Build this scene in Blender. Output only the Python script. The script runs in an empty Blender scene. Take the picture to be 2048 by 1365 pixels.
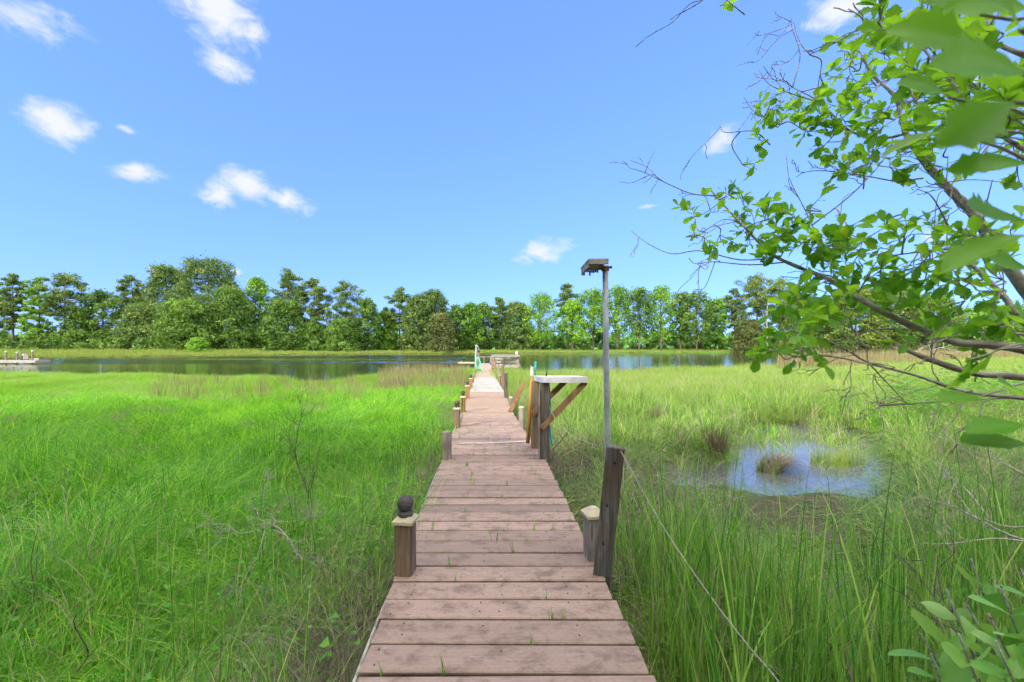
import bpy, bmesh, math, random
import numpy as np
from mathutils import Vector as V, Matrix, noise as mnoise

random.seed(7)
R = math.radians
SC = bpy.context.scene
COL = SC.collection

# ------------------------------------------------------------------ camera
F, HY, CZ = 800.0, 692.0, 1.2          # focal length in photo pixels, horizon row, eye height
cam_d = bpy.data.cameras.new('camera')
cam = bpy.data.objects.new('camera', cam_d); COL.objects.link(cam)
cam.location = (0, 0, CZ); cam.rotation_euler = (R(90), 0, 0)
cam_d.sensor_width = 36; cam_d.lens = 36 * F / 2048
cam_d.shift_y = (HY - 682.5) / 2048
cam_d.clip_start = 0.03; cam_d.clip_end = 4000
cam_d.dof.use_dof = True; cam_d.dof.focus_distance = 3.2; cam_d.dof.aperture_fstop = 5.6
SC.camera = cam

# ------------------------------------------------------------------ light
SUN_AZ, SUN_EL = 222.0, 28.0            # compass degrees clockwise from +Y
sdir = V((math.sin(R(SUN_AZ)) * math.cos(R(SUN_EL)), math.cos(R(SUN_AZ)) * math.cos(R(SUN_EL)), math.sin(R(SUN_EL))))
sl = bpy.data.lights.new('sun', 'SUN'); sl.energy = 2.0; sl.angle = R(1.0); sl.color = (1.0, 0.92, 0.78)
so = bpy.data.objects.new('sun', sl); COL.objects.link(so)
so.rotation_euler = sdir.to_track_quat('Z', 'Y').to_euler(); so.location = (-20, -20, 40)
SC.view_settings.view_transform = 'Standard'; SC.view_settings.look = 'None'
SC.view_settings.exposure = 1.7; SC.view_settings.gamma = 1
cy = SC.cycles
cy.max_bounces = 6; cy.diffuse_bounces = 3; cy.glossy_bounces = 3; cy.transmission_bounces = 4; cy.transparent_max_bounces = 4
cy.caustics_reflective = False; cy.caustics_refractive = False; cy.use_adaptive_sampling = True; cy.adaptive_threshold = 0.03

class NT:
    """small helper to write node trees"""
    def __init__(s, tree): s.t = tree; s.n = tree.nodes; s.l = tree.links; s.n.clear()
    def new(s, kind, **kw):
        nd = s.n.new(kind)
        for k, v in kw.items(): setattr(nd, k, v)
        return nd
    def put(s, sock, v):
        if isinstance(v, bpy.types.NodeSocket): s.l.new(v, sock)
        elif v is not None: sock.default_value = v
    def m(s, op, a, b=None, c=None, clamp=False):
        nd = s.new('ShaderNodeMath', operation=op, use_clamp=clamp)
        for i, v in enumerate((a, b, c)): s.put(nd.inputs[i], v)
        return nd.outputs[0]
    def mix(s, f, a, b, blend='MIX'):
        nd = s.new('ShaderNodeMix', data_type='RGBA', blend_type=blend)
        s.put(nd.inputs[0], f); s.put(nd.inputs[6], c4(a)); s.put(nd.inputs[7], c4(b))
        return nd.outputs[2]
    def ramp(s, f, stops):
        nd = s.new('ShaderNodeValToRGB'); s.put(nd.inputs[0], f)
        els = nd.color_ramp.elements
        while len(els) < len(stops): els.new(0.5)
        for e, (p, c) in zip(els, stops): e.position = p; e.color = c4(c)
        return nd.outputs[0]
    def mr(s, v, a, b, c=0.0, d=1.0, smooth=True):
        nd = s.new('ShaderNodeMapRange', interpolation_type='SMOOTHSTEP' if smooth else 'LINEAR')
        for i, x in enumerate((v, a, b, c, d)): s.put(nd.inputs[i], x)
        return nd.outputs[0]
    def noise(s, vec, scale, detail=3.0, rough=0.55, dist=0.0):
        nd = s.new('ShaderNodeTexNoise'); s.put(nd.inputs['Vector'], vec)
        nd.inputs['Scale'].default_value = scale; nd.inputs['Detail'].default_value = detail
        nd.inputs['Roughness'].default_value = rough; nd.inputs['Distortion'].default_value = dist
        return nd.outputs[0]
    def scale(s, vec, sc):
        nd = s.new('ShaderNodeMapping'); s.put(nd.inputs[0], vec); nd.inputs[3].default_value = sc
        return nd.outputs[0]
    def attr(s, name):
        return s.new('ShaderNodeAttribute', attribute_name=name).outputs['Fac']
def c4(c):
    if isinstance(c, (tuple, list)): return tuple(c) if len(c) == 4 else (*c, 1.0)
    return c

# ------------------------------------------------------------------ sky
def azel(px, py):
    az = math.atan((px - 1024) / F)
    return az, math.atan((HY - py) / F * math.cos(az))
world = bpy.data.worlds.new('World'); SC.world = world; world.use_nodes = True
w = NT(world.node_tree)
sky = w.new('ShaderNodeTexSky', sky_type='NISHITA', sun_disc=False, sun_elevation=R(SUN_EL), sun_rotation=R(SUN_AZ),
            altitude=0, air_density=1.0, dust_density=0.0, ozone_density=6.0)
gm = w.new('ShaderNodeGamma'); gm.inputs[1].default_value = 0.43; w.l.new(sky.outputs[0], gm.inputs[0])
blue = w.mix(1.0, gm.outputs[0], (0.71, 1.08, 2.12), 'MULTIPLY')      # hazy summer blue: a flatter fall-off than the clear model sky
tc = w.new('ShaderNodeTexCoord').outputs['Generated']
sx = w.new('ShaderNodeSeparateXYZ'); w.l.new(tc, sx.inputs[0])
X, Y_, Z = sx.outputs
AZ = w.m('ARCTAN2', X, Y_)
EL = w.m('ARCSINE', Z)
n1 = w.noise(w.scale(tc, (1, 1, 1.6)), 9.0, 7.0, 0.58, 0.4)
n2 = w.noise(w.scale(tc, (1.0, 1.0, 1.8)), 26.0, 5.0, 0.6, 0.6)
nn = w.m('ADD', w.m('MULTIPLY', w.m('SUBTRACT', n1, 0.5), 1.5), w.m('MULTIPLY', w.m('SUBTRACT', n2, 0.5), 1.5))
AE = w.new('ShaderNodeCombineXYZ'); w.l.new(AZ, AE.inputs[0]); w.l.new(EL, AE.inputs[1])
body = None
# photo column, row, half width, half height, tilt, opacity
for (px, py, wx, wy, tilt, op) in [(435, 18, 128, 66, -0.36, 1.0), (505, 66, 52, 38, -.2, .8), (122, 246, 96, 46, -.06, .86), (277, 344, 72, 27, .10, .9),
        (500, 372, 86, 40, -.05, 1.0), (438, 392, 56, 34, 0, .9), (565, 396, 84, 28, -.18, .86), (1088, 502, 76, 31, .08, .82), (1448, 276, 62, 34, .36, .66),
        (1700, 8, 150, 38, -.05, .86), (455, 130, 90, 34, 0, .38), (40, 30, 210, 66, .1, .36), (258, 262, 40, 16, 0, .1), (1880, 470, 64, 25, .1, .56),
        (1930, 120, 86, 84, .1, .9), (1300, 412, 50, 10, 0, .08), (310, 540, 34, 17, 0, .52), (470, 545, 30, 18, 0, .48), (-250, 300, 200, 60, 0, .8), (2350, 250, 220, 70, 0, .7)]:
    a0, e0 = azel(px, py); ca = math.cos(a0)
    mp = w.new('ShaderNodeMapping', vector_type='TEXTURE'); w.l.new(AE.outputs[0], mp.inputs[0])
    mp.inputs[1].default_value = (a0, e0, 0); mp.inputs[2].default_value = (0, 0, math.atan(tilt)); mp.inputs[3].default_value = (.88 * wx / F * ca * ca, .88 * wy / F * ca, 1)
    ln = w.new('ShaderNodeVectorMath', operation='LENGTH'); w.l.new(mp.outputs[0], ln.inputs[0])
    v_ = w.m('MULTIPLY_ADD', ln.outputs['Value'], -1.0, 0.45 + 0.5 * op)
    body = v_ if body is None else w.m('MAXIMUM', body, v_)
dens = w.m('MULTIPLY', w.mr(w.m('ADD', body, nn), -0.16, 0.85), w.mr(body, -0.9, -0.25))
# bright broken cloud, added out of view overhead and behind as soft fill
over = w.m('MAXIMUM', w.mr(EL, R(47), R(62)), w.mr(Y_, -0.05, -0.45))
over = w.m('MULTIPLY', over, w.mr(w.noise(w.scale(tc, (1, 1, 1.5)), 4.0, 6.0, .6, .5), .27, .47))
skyc = w.mix(dens, blue, (2.35, 2.45, 2.65, 1))
skyc = w.mix(over, skyc, (12.0, 11.3, 10.2, 1))
bg = w.new('ShaderNodeBackground'); bg.inputs['Strength'].default_value = 0.12
w.l.new(skyc, bg.inputs['Color'])
wo = w.new('ShaderNodeOutputWorld'); w.l.new(bg.outputs[0], wo.inputs[0])

# ------------------------------------------------------------------ helpers
def at(px, py, Y): return V(((px - 1024) / F * Y, Y, CZ - (py - HY) / F * Y))
def deck_z(y): return -0.01375 * y
def tag(o, label=None, cat=None, group=None, kind=None):
    if label: o['label'] = label
    if cat: o['category'] = cat
    if group: o['group'] = group
    if kind: o['kind'] = kind
    return o
def empty(name, loc, label, cat, group=None):
    o = bpy.data.objects.new(name, None); COL.objects.link(o); o.location = loc; o.empty_display_size = 0.2
    return tag(o, label, cat, group)
def link_mesh(name, me, mats, parent=None, smooth=False):
    o = bpy.data.objects.new(name, me); COL.objects.link(o)
    for m_ in (mats if isinstance(mats, (list, tuple)) else [mats]): me.materials.append(m_)
    if smooth: me.polygons.foreach_set('use_smooth', [True] * len(me.polygons))
    if parent:
        o.parent = parent
        root = parent
        off = V((0, 0, 0))
        while root: off += root.location; root = root.parent
        o.location = -off                       # meshes are written in world coordinates
    return o
def np_mesh(name, verts, quads, tint=None, tris=None):
    """mesh from numpy arrays; tint is a per-vertex float attribute"""
    me = bpy.data.meshes.new(name)
    verts = np.asarray(verts, np.float32).reshape(-1, 3); quads = np.asarray(quads, np.int32).reshape(-1, 4)
    nt = 0 if tris is None else len(tris)
    me.vertices.add(len(verts)); me.vertices.foreach_set('co', verts.ravel())
    loops = quads.ravel() if nt == 0 else np.concatenate([quads.ravel(), np.asarray(tris, np.int32).ravel()])
    me.loops.add(len(loops)); me.loops.foreach_set('vertex_index', loops)
    st = np.concatenate([np.arange(len(quads)) * 4, len(quads) * 4 + np.arange(nt) * 3]).astype(np.int32)
    me.polygons.add(len(st)); me.polygons.foreach_set('loop_start', st)
    if tint is not None:
        a = me.attributes.new('tint', 'FLOAT', 'POINT'); a.data.foreach_set('value', np.asarray(tint, np.float32))
    me.update(calc_edges=True); me.validate()
    return me

class MB:
    """collects boxes, tubes and lathes; build() links them as one mesh object"""
    def __init__(s): s.v = []; s.f = []; s.mi = []; s.t = []
    def add(s, vs, fs, mi=0, tint=0.5):
        b = len(s.v); s.v += [tuple(p) for p in vs]; s.t += [tint] * len(vs)
        s.f += [tuple(b + i for i in f) for f in fs]; s.mi += [mi] * len(fs)
    def box(s, c, size, mtx=None, mi=0, tint=0.5, bev=0.0):
        hx, hy, hz = (d / 2 for d in size); b = bev
        if b <= 0:
            vs = [V((x * hx, y * hy, z * hz)) for x in (-1, 1) for y in (-1, 1) for z in (-1, 1)]
            fs = [(0, 1, 3, 2), (4, 6, 7, 5), (0, 4, 5, 1), (2, 3, 7, 6), (0, 2, 6, 4), (1, 5, 7, 3)]
        else:
            bm = bmesh.new(); bmesh.ops.create_cube(bm, size=1)
            for v in bm.verts: v.co = V((v.co.x * size[0], v.co.y * size[1], v.co.z * size[2]))
            bmesh.ops.bevel(bm, geom=bm.edges[:], offset=b, segments=1, affect='EDGES')
            bm.verts.index_update()
            vs = [v.co.copy() for v in bm.verts]; fs = [tuple(v.index for v in f.verts) for f in bm.faces]; bm.free()
        if mtx is not None: vs = [mtx @ p for p in vs]
        s.add([p + V(c) for p in vs], fs, mi, tint)
    def bar(s, a, b, wx, wy, up=V((0, 1, 0)), mi=0, tint=0.5, bev=0.004):
        a, b = V(a), V(b); z = (b - a).normalized(); x = up.cross(z).normalized(); y = z.cross(x)
        m_ = Matrix((x, y, z)).transposed()
        s.box((a + b) / 2, (wx, wy, (b - a).length), m_, mi, tint, bev)
    def tube(s, pts, rad, sides=8, mi=0, tint=0.5, cap=True):
        pts = [V(p) for p in pts]; n = len(pts)
        rad = [rad] * n if isinstance(rad, (int, float)) else list(rad)
        vs, fs = [], []; ref = None
        for i, p in enumerate(pts):
            d = (pts[min(i + 1, n - 1)] - pts[max(i - 1, 0)]).normalized()
            if ref is None: ref = d.orthogonal().normalized()
            else:
                ref = (ref - d * ref.dot(d))
                ref = ref.normalized() if ref.length > 1e-5 else d.orthogonal().normalized()
            q = d.cross(ref)
            for k in range(sides):
                a = 2 * math.pi * k / sides
                vs.append(p + (ref * math.cos(a) + q * math.sin(a)) * rad[i])
        for i in range(n - 1):
            for k in range(sides):
                k2 = (k + 1) % sides
                fs.append((i * sides + k, i * sides + k2, (i + 1) * sides + k2, (i + 1) * sides + k))
        if cap: fs += [tuple(range(sides))[::-1], tuple((n - 1) * sides + k for k in range(sides))]
        s.add(vs, fs, mi, tint)
    def lathe(s, c, prof, sides=16, mi=0, tint=0.5):
        c = V(c); vs, fs = [], []; n = len(prof)
        for r_, z in prof:
            for k in range(sides):
                a = 2 * math.pi * k / sides; vs.append(c + V((r_ * math.cos(a), r_ * math.sin(a), z)))
        for i in range(n - 1):
            for k in range(sides):
                k2 = (k + 1) % sides
                fs.append((i * sides + k, i * sides + k2, (i + 1) * sides + k2, (i + 1) * sides + k))
        fs += [tuple(range(sides))[::-1], tuple((n - 1) * sides + k for k in range(sides))]
        s.add(vs, fs, mi, tint)
    def build(s, name, mats, parent=None, smooth=False):
        me = bpy.data.meshes.new(name); me.from_pydata([tuple(p) for p in s.v], [], s.f)
        me.polygons.foreach_set('material_index', s.mi)
        a = me.attributes.new('tint', 'FLOAT', 'POINT'); a.data.foreach_set('value', s.t)
        me.update()
        return link_mesh(name, me, mats, parent, smooth)

def spline(pts, n=6):
    """Catmull-Rom through points (any dimension)"""
    P = [np.array(p, float) for p in pts]; P = [2 * P[0] - P[1]] + P + [2 * P[-1] - P[-2]]; out = []
    for i in range(1, len(P) - 2):
        for k in range(n):
            t = k / n; a, b, c, d = P[i - 1:i + 3]
            out.append(.5 * (2 * b + (c - a) * t + (2 * a - 5 * b + 4 * c - d) * t * t + (3 * b - a - 3 * c + d) * t ** 3))
    out.append(P[-2]); return np.array(out)

# ------------------------------------------------------------------ materials
def mat(name):
    m_ = bpy.data.materials.new(name); m_.use_nodes = True
    t = NT(m_.node_tree); o = t.new('ShaderNodeOutputMaterial'); return m_, t, o
def principled(t, o, col, rough=0.7, bump=None, bs=0.3, metal=0.0, spec=0.4, dist=0.01):
    p = t.new('ShaderNodeBsdfPrincipled'); t.put(p.inputs['Base Color'], c4(col)); t.put(p.inputs['Roughness'], rough)
    p.inputs['Metallic'].default_value = metal; p.inputs['Specular IOR Level'].default_value = spec
    if bump is not None:
        b = t.new('ShaderNodeBump'); b.inputs['Strength'].default_value = bs; b.inputs['Distance'].default_value = dist
        t.put(b.inputs['Height'], bump); t.l.new(b.outputs[0], p.inputs['Normal'])
    t.l.new(p.outputs[0], o.inputs[0]); return p
def wood(name, c1, c2, c3, axis='z', sc=1.0, rough=0.85, stain=None):
    m_, t, o = mat(name)
    g = t.new('ShaderNodeTexCoord').outputs['Object']
    s1 = {'z': (40, 40, 2.5), 'x': (2.5, 40, 40), 'y': (40, 2.5, 40)}[axis]
    gv = t.scale(g, tuple(a * sc for a in s1))
    n_ = t.noise(gv, 1.0, 5, .65, .6)
    big = t.noise(g, 5.0 * sc, 4, .6)
    col = t.ramp(n_, [(.28, c1), (.5, c2), (.72, c3)])
    col = t.mix(t.mr(big, .42, .68), col, t.mix(.55, col, stain or c1))
    crack = t.mr(t.noise(t.scale(g, tuple(a * sc * .6 for a in s1)), 1.0, 2, .5), .36, .30)
    col = t.mix(t.m('MULTIPLY', crack, .8), col, tuple(a * .2 for a in c1[:3]))
    principled(t, o, col, rough, t.m('SUBTRACT', n_, t.m('MULTIPLY', crack, .6)), .7, dist=.006, spec=.25)
    return m_
def plain(name, col, rough=.6, var=.15, sc=25., metal=0., bs=.15):
    m_, t, o = mat(name)
    g = t.new('ShaderNodeTexCoord').outputs['Object']
    n_ = t.noise(g, sc, 5, .6)
    c = t.mix(t.mr(n_, .35, .65), tuple(a * (1 - var) for a in col), tuple(min(1, a * (1 + var)) for a in col))
    c = t.mix(t.mr(t.noise(g, sc * .23, 3), .58, .75), c, tuple(a * (1 - 2 * var) for a in col))
    principled(t, o, c, rough, n_, bs, metal=metal); return m_
def leafmat(name, stops, trans=.35, rough=.55, sc=.0, alt=None, gloss=.25, tcol=(.30, .42, .03, 1)):
    """foliage: colour by the per-vertex tint and, when asked, by patches of the place"""
    m_, t, o = mat(name)
    a = t.attr('tint'); col = t.ramp(a, stops)
    if alt:
        pos = t.new('ShaderNodeNewGeometry').outputs['Position']
        col = t.mix(t.m('MULTIPLY', t.mr(t.noise(pos, sc, 3), .45, .62), alt[1]), col, alt[0])
    p = t.new('ShaderNodeBsdfPrincipled'); t.put(p.inputs['Base Color'], col); p.inputs['Roughness'].default_value = rough
    p.inputs['Specular IOR Level'].default_value = gloss
    tr = t.new('ShaderNodeBsdfTranslucent'); t.put(tr.inputs[0], t.mix(.5, col, tcol, 'MIX'))
    mx = t.new('ShaderNodeMixShader'); mx.inputs[0].default_value = trans
    t.l.new(p.outputs[0], mx.inputs[1]); t.l.new(tr.outputs[0], mx.inputs[2]); t.l.new(mx.outputs[0], o.inputs[0])
    return m_
def grassmat(name, greens, tan, tan_amt, yel, yel_y=(9, 15), trans=.4, psc=.5):
    """blades: random green per tuft, tan where the stand has dried, yellower towards the creek (mixed kinds plus sunlight put into the colour)"""
    m_, t, o = mat(name)
    pos = t.new('ShaderNodeNewGeometry').outputs['Position']
    rnd = t.new('ShaderNodeObjectInfo').outputs['Random']
    tint = t.attr('tint')
    col = t.ramp(t.m('ADD', t.m('MULTIPLY', rnd, .45), t.m('MULTIPLY', tint, .55)), [(.08, greens[0]), (.52, greens[1]), (.92, greens[2])])
    sp = t.new('ShaderNodeSeparateXYZ'); t.l.new(pos, sp.inputs[0])
    big = t.noise(pos, psc, 3, .6)
    yf = t.mr(t.m('ADD', sp.outputs[1], t.m('MULTIPLY', t.m('SUBTRACT', big, .5), 14)), yel_y[0], yel_y[1])
    col = t.mix(t.m('MULTIPLY', yf, .85), col, t.mix(rnd, yel[0], yel[1]))  # yellowing with distance: mixed grass kinds plus painted sunlight
    patch = t.mr(t.noise(pos, psc * 1.7, 4, .6), .55, .68)
    dry = t.m('MULTIPLY', t.mr(t.m('ADD', tint, t.m('MULTIPLY', patch, .35)), 1 - tan_amt, 1.02 - tan_amt), 1.0)
    col = t.mix(dry, col, t.mix(rnd, tan, tuple(a * .55 for a in tan)))
    p = t.new('ShaderNodeBsdfPrincipled'); t.put(p.inputs['Base Color'], col); p.inputs['Roughness'].default_value = .42
    p.inputs['Specular IOR Level'].default_value = .3
    tr = t.new('ShaderNodeBsdfTranslucent'); t.put(tr.inputs[0], col)
    mx = t.new('ShaderNodeMixShader'); mx.inputs[0].default_value = trans
    t.l.new(p.outputs[0], mx.inputs[1]); t.l.new(tr.outputs[0], mx.inputs[2]); t.l.new(mx.outputs[0], o.inputs[0])
    return m_

def decking_mat():
    m_, t, o = mat('composite_decking')
    g = t.new('ShaderNodeTexCoord').outputs['Object']; tint = t.attr('tint')
    fine = t.noise(t.scale(g, (60, 160, 60)), 1.0, 4, .7)
    blot = t.noise(t.scale(g, (8, 13, 8)), 1.0, 9, .74, .3)
    col = t.mix(tint, (.195, .140, .112), (.325, .232, .180))
    col = t.mix(t.mr(blot, .45, .66), col, (.145, .098, .074))
    col = t.mix(t.m('MULTIPLY', t.mr(t.noise(t.scale(g, (9, 14, 9)), 1.0, 6, .7, .8), .60, .74), .55), col, (.36, .30, .265))
    col = t.mix(t.m('MULTIPLY', t.mr(fine, .3, .7), .35), col, (.13, .092, .078))
    streak = t.noise(t.scale(g, (2.2, 210, 40)), 1.0, 3, .6)
    col = t.mix(t.m('MULTIPLY', t.mr(streak, .50, .72), .45), col, (.10, .072, .06))
    col = t.mix(t.m('MULTIPLY', t.mr(t.noise(t.scale(g, (2.5, 120, 30)), 1.0, 3, .6), .58, .75), .35), col, (.40, .34, .30))
    sp = t.new('ShaderNodeSeparateXYZ'); t.l.new(g, sp.inputs[0])
    col = t.mix(t.m('MULTIPLY', t.mr(sp.outputs[1], 6.0, 9.5), .45), col, (.26, .185, .12))   # browner further out: warm sunlight painted into the board colour
    principled(t, o, col, .72, t.m('ADD', fine, t.m('MULTIPLY', blot, .5)), .35, dist=.004, spec=.3); return m_
M = {}
M['deck'] = decking_mat()
M['hole'] = plain('dark_gap', (.02, .015, .012), .9)
M['grey_ply'] = wood('weathered_panel', (.22, .21, .19), (.30, .29, .27), (.37, .36, .335), 'x', .5, .8)
M['beam'] = wood('old_beam', (.06, .045, .035), (.11, .085, .065), (.16, .13, .10), 'y')
M['post'] = wood('treated_post', (.070, .045, .030), (.15, .102, .067), (.24, .18, .13), 'z', 1, .85, (.10, .10, .08))
M['post_gold'] = wood('warm_post', (.12, .065, .025), (.21, .12, .045), (.30, .19, .08), 'z', 1, .8)
M['post_grey'] = wood('grey_post', (.10, .085, .07), (.20, .175, .15), (.30, .27, .24), 'z', 1, .9, (.07, .06, .05))
M['post_dark'] = wood('dark_post', (.028, .027, .026), (.075, .072, .070), (.17, .16, .152), 'z', .9, .9, (.10, .065, .04))
M['cap'] = wood('pale_cap', (.28, .245, .155), (.37, .335, .235), (.45, .41, .30), 'x', 1)
M['ball'] = wood('dark_finial', (.03, .027, .027), (.07, .062, .06), (.12, .11, .105), 'x', 1.2, .8)
M['brown'] = wood('brown_board', (.10, .052, .025), (.19, .105, .055), (.27, .17, .10), 'z', 1)
M['silver'] = wood('silver_wood', (.16, .15, .14), (.27, .255, .235), (.40, .38, .36), 'x', .9)
M['steel'] = plain('galvanised', (.25, .27, .295), .55, .2, 14, .15)
M['table'] = plain('pale_tabletop', (.41, .415, .445), .5, .12, 10)
M['white'] = plain('white_plastic', (.48, .46, .43), .5, .12, 20)
M['orange'] = wood('orange_stake', (.24, .115, .02), (.34, .17, .034), (.40, .21, .05), 'z', .7, .6)
M['teal'] = plain('teal_hose', (.02, .27, .24), .45, .2)
M['teal_pale'] = plain('pale_teal_hose', (.10, .46, .36), .5, .2)
M['rope'] = plain('rope_fibre', (.30, .285, .24), .9, .25, 300, 0, .6)
M['black'] = plain('black_plastic', (.02, .02, .022), .4)
M['bark'] = wood('grey_bark', (.16, .145, .125), (.31, .285, .25), (.47, .44, .39), 'x', 2.0, .9, (.12, .10, .07))
M['bark_far'] = plain('pine_bark', (.10, .078, .062), .9, .3, 3)
M['dead'] = plain('dead_wood', (.26, .235, .20), .9, .3, 60)
M['dead_dark'] = plain('dark_stem', (.075, .058, .042), .9, .3, 60)

# ------------------------------------------------------------------ terrain
NEAR = ([-2500, -400, 0, 200, 450, 600, 700, 900, 960, 1050, 1200, 1400, 1600, 1750, 1900, 2200, 4200],
        [26, 24, 23, 21.5, 22.5, 18.0, 20, 27, 27, 22, 23.5, 26.5, 33, 46, 62, 84, 90])
FAR = ([-2500, -400, 0, 250, 600, 900, 1200, 1500, 1700, 1800, 2000, 2400, 4200],
       [50, 55, 60, 63, 78, 96, 108, 112, 100, 88, 84, 88, 95])
WATER = -0.72
rs = np.random.RandomState(3)
_wav = [(rs.uniform(0, 6.28), rs.uniform(.25, 1.0), rs.uniform(0, 6.28)) for _ in range(14)]
def nz(x, y, f=1.0):
    """cheap smooth noise, about -1..1"""
    r_ = 0
    for i, (a, k, p) in enumerate(_wav):
        r_ = r_ + np.sin((np.cos(a) * x + np.sin(a) * y) * k * 3.1 * f + p + 1.3 * np.sin(.7 * k * f * (x * np.sin(a) - y * np.cos(a)) + p * 2))
    return r_ / 5.0
def sstep(a, b, v):
    t = np.clip((v - a) / (b - a), 0, 1); return t * t * (3 - 2 * t)
POOLS = [(5.4, 7.35, 1.65, 2.7, .70), (2.75, 6.0, .72, .75, .3), (3.9, 5.9, .7, .55, .4), (2.35, 3.05, .55, .42, .5), (1.75, 3.3, .3, .3, .3),
         (3.2, 3.3, .3, .35, .6), (2.0, 2.3, .35, .25, .5)]
def pool_d(x, y):
    d = np.full(np.shape(x), 9.0)
    for cx, cy, rx, ry, sl_ in POOLS:
        d = np.minimum(d, np.sqrt(((x - cx - sl_ * (y - cy)) / rx) ** 2 + ((y - cy) / ry) ** 2))
    return d + .13 * nz(x * 2.2, y * 2.2)
def shores(x, y):
    t = 1024 + F * x / np.maximum(y, .3)
    wob = 1 + .02 * nz(x * .5, y * .5)
    return np.interp(t, *NEAR) * wob, np.interp(t, *FAR) * (1 + .012 * nz(x * .2, y * .2))
def ground_h(x, y):
    x = np.asarray(x, float); y = np.asarray(y, float)
    ys, yf = shores(x, y)
    marsh = -.56 + .05 * nz(x * .35, y * .35) + .065 * nz(x * 1.1, y * 1.1) + .02 * nz(x * 2.5, y * 2.5)
    marsh = np.where(y < 0, marsh + .4 * sstep(0, -6, y), marsh)
    p = pool_d(x, y)
    marsh = marsh - .30 * sstep(1.05, .93, p) - .06 * sstep(.6, 2.2, x) * sstep(10, 6, y) * sstep(.5, 1.5, y)
    land = -.52 + .35 * sstep(0, 25, y - yf) + 1.75 * sstep(15, 230, y - yf) + .04 * nz(x * .1, y * .1)
    bed = -1.7
    a = sstep(-.9, .6, y - ys); b = sstep(-1.2, .8, y - yf)
    h = marsh * (1 - a) + bed * a
    h = h * (1 - b) + land * b
    return np.where(y > 1.0, h, marsh)
def axis(lo, hi, n, p=2.2):
    t = np.linspace(-1, 1, n); v = np.sign(t) * np.abs(t) ** p
    return np.where(v < 0, -v * lo, v * hi)
gx = np.concatenate([np.linspace(-900, -62, 30), np.linspace(-60, -9, 100), np.linspace(-8.7, 8.7, 150), np.linspace(9, 60, 100), np.linspace(62, 900, 30)])
gy = np.concatenate([np.linspace(-200, -9, 20), np.linspace(-8, 12, 150), np.linspace(12.3, 40, 110), np.linspace(40.8, 130, 130), np.linspace(134, 1500, 60)])
GX, GY = np.meshgrid(gx, gy, indexing='ij')
GV = np.stack([GX, GY, ground_h(GX, GY)], -1).reshape(-1, 3)
ni, nj = GX.shape
I = (np.arange(ni - 1)[:, None] * nj + np.arange(nj - 1)[None, :]).ravel()
m_, t, o = mat('marsh_soil')
pos = t.new('ShaderNodeNewGeometry').outputs['Position']
sp = t.new('ShaderNodeSeparateXYZ'); t.l.new(pos, sp.inputs[0])
n_ = t.noise(pos, 9, 5, .7)
mud = t.ramp(n_, [(.3, (.030, .026, .016)), (.55, (.075, .065, .035)), (.75, (.15, .125, .075))])
mud = t.mix(t.mr(t.noise(pos, .8, 3), .4, .6), mud, (.055, .095, .022))
field = t.ramp(t.noise(pos, .6, 4), [(.3, (.05, .16, .02)), (.7, (.09, .24, .03))])
col = t.mix(t.mr(sp.outputs[1], 95, 125), mud, field)
principled(t, o, col, .9, n_, .8, dist=.03, spec=.15)
tag(link_mesh('ground', np_mesh('ground', GV, np.stack([I, I + nj, I + nj + 1, I + 1], -1)), m_, smooth=True), kind='structure')

m_, t, o = mat('creek_water')
pos = t.new('ShaderNodeNewGeometry').outputs['Position']
sp = t.new('ShaderNodeSeparateXYZ'); t.l.new(pos, sp.inputs[0])
wind = t.mr(t.noise(t.scale(pos, (.012, .10, .05)), 1.0, 3, .55), .40, .47)
wind = t.m('MULTIPLY', wind, t.mr(sp.outputs[1], 40, 46))
wind = t.m('MULTIPLY', wind, t.mr(sp.outputs[0], 0, -9))
rip = t.noise(t.scale(pos, (.9, 2.4, 1)), 1.6, 3, .6)
rip2 = t.noise(t.scale(pos, (1.0, 1.6, 1)), 7.0, 3, .6)
calm = t.m('MULTIPLY', t.mr(sp.outputs[1], 12, 30), 1.0)
h = t.m('ADD', t.m('MULTIPLY', rip, t.m('ADD', t.m('MULTIPLY', calm, .022), t.m('MULTIPLY', wind, .02))), t.m('MULTIPLY', rip2, t.m('ADD', .0012, t.m('MULTIPLY', wind, .01))))
p = principled(t, o, t.mix(t.mr(sp.outputs[1], 15, 12), (.020, .030, .016), (.085, .092, .093)), t.m('ADD', .035, t.m('MULTIPLY', wind, .08)), None, spec=.5)  # marsh pools paler: reflected cloud brightness put into the base colour
p.inputs['IOR'].default_value = 2.2
b = t.new('ShaderNodeBump'); b.inputs['Strength'].default_value = 1; b.inputs['Distance'].default_value = .35
t.l.new(h, b.inputs['Height'])
# wind-ruffled lanes: the wavelet faces one sees at a grazing angle lean towards this bank
wn = t.noise(t.scale(pos, (.35, 1.1, 1)), 1.6, 3, .6); wn2 = t.noise(t.scale(pos, (.5, .8, 1)), 1.1, 2, .6)
cx = t.new('ShaderNodeCombineXYZ')
t.put(cx.inputs[0], t.m('MULTIPLY', wind, t.m('MULTIPLY', t.m('SUBTRACT', wn2, .5), .25)))
t.put(cx.inputs[1], t.m('MULTIPLY', wind, t.m('SUBTRACT', t.m('MULTIPLY', t.m('SUBTRACT', wn, .5), .22), .085)))
va = t.new('ShaderNodeVectorMath', operation='ADD'); t.l.new(b.outputs[0], va.inputs[0]); t.l.new(cx.outputs[0], va.inputs[1])
vn = t.new('ShaderNodeVectorMath', operation='NORMALIZE'); t.l.new(va.outputs[0], vn.inputs[0]); t.l.new(vn.outputs[0], p.inputs['Normal'])
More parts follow.
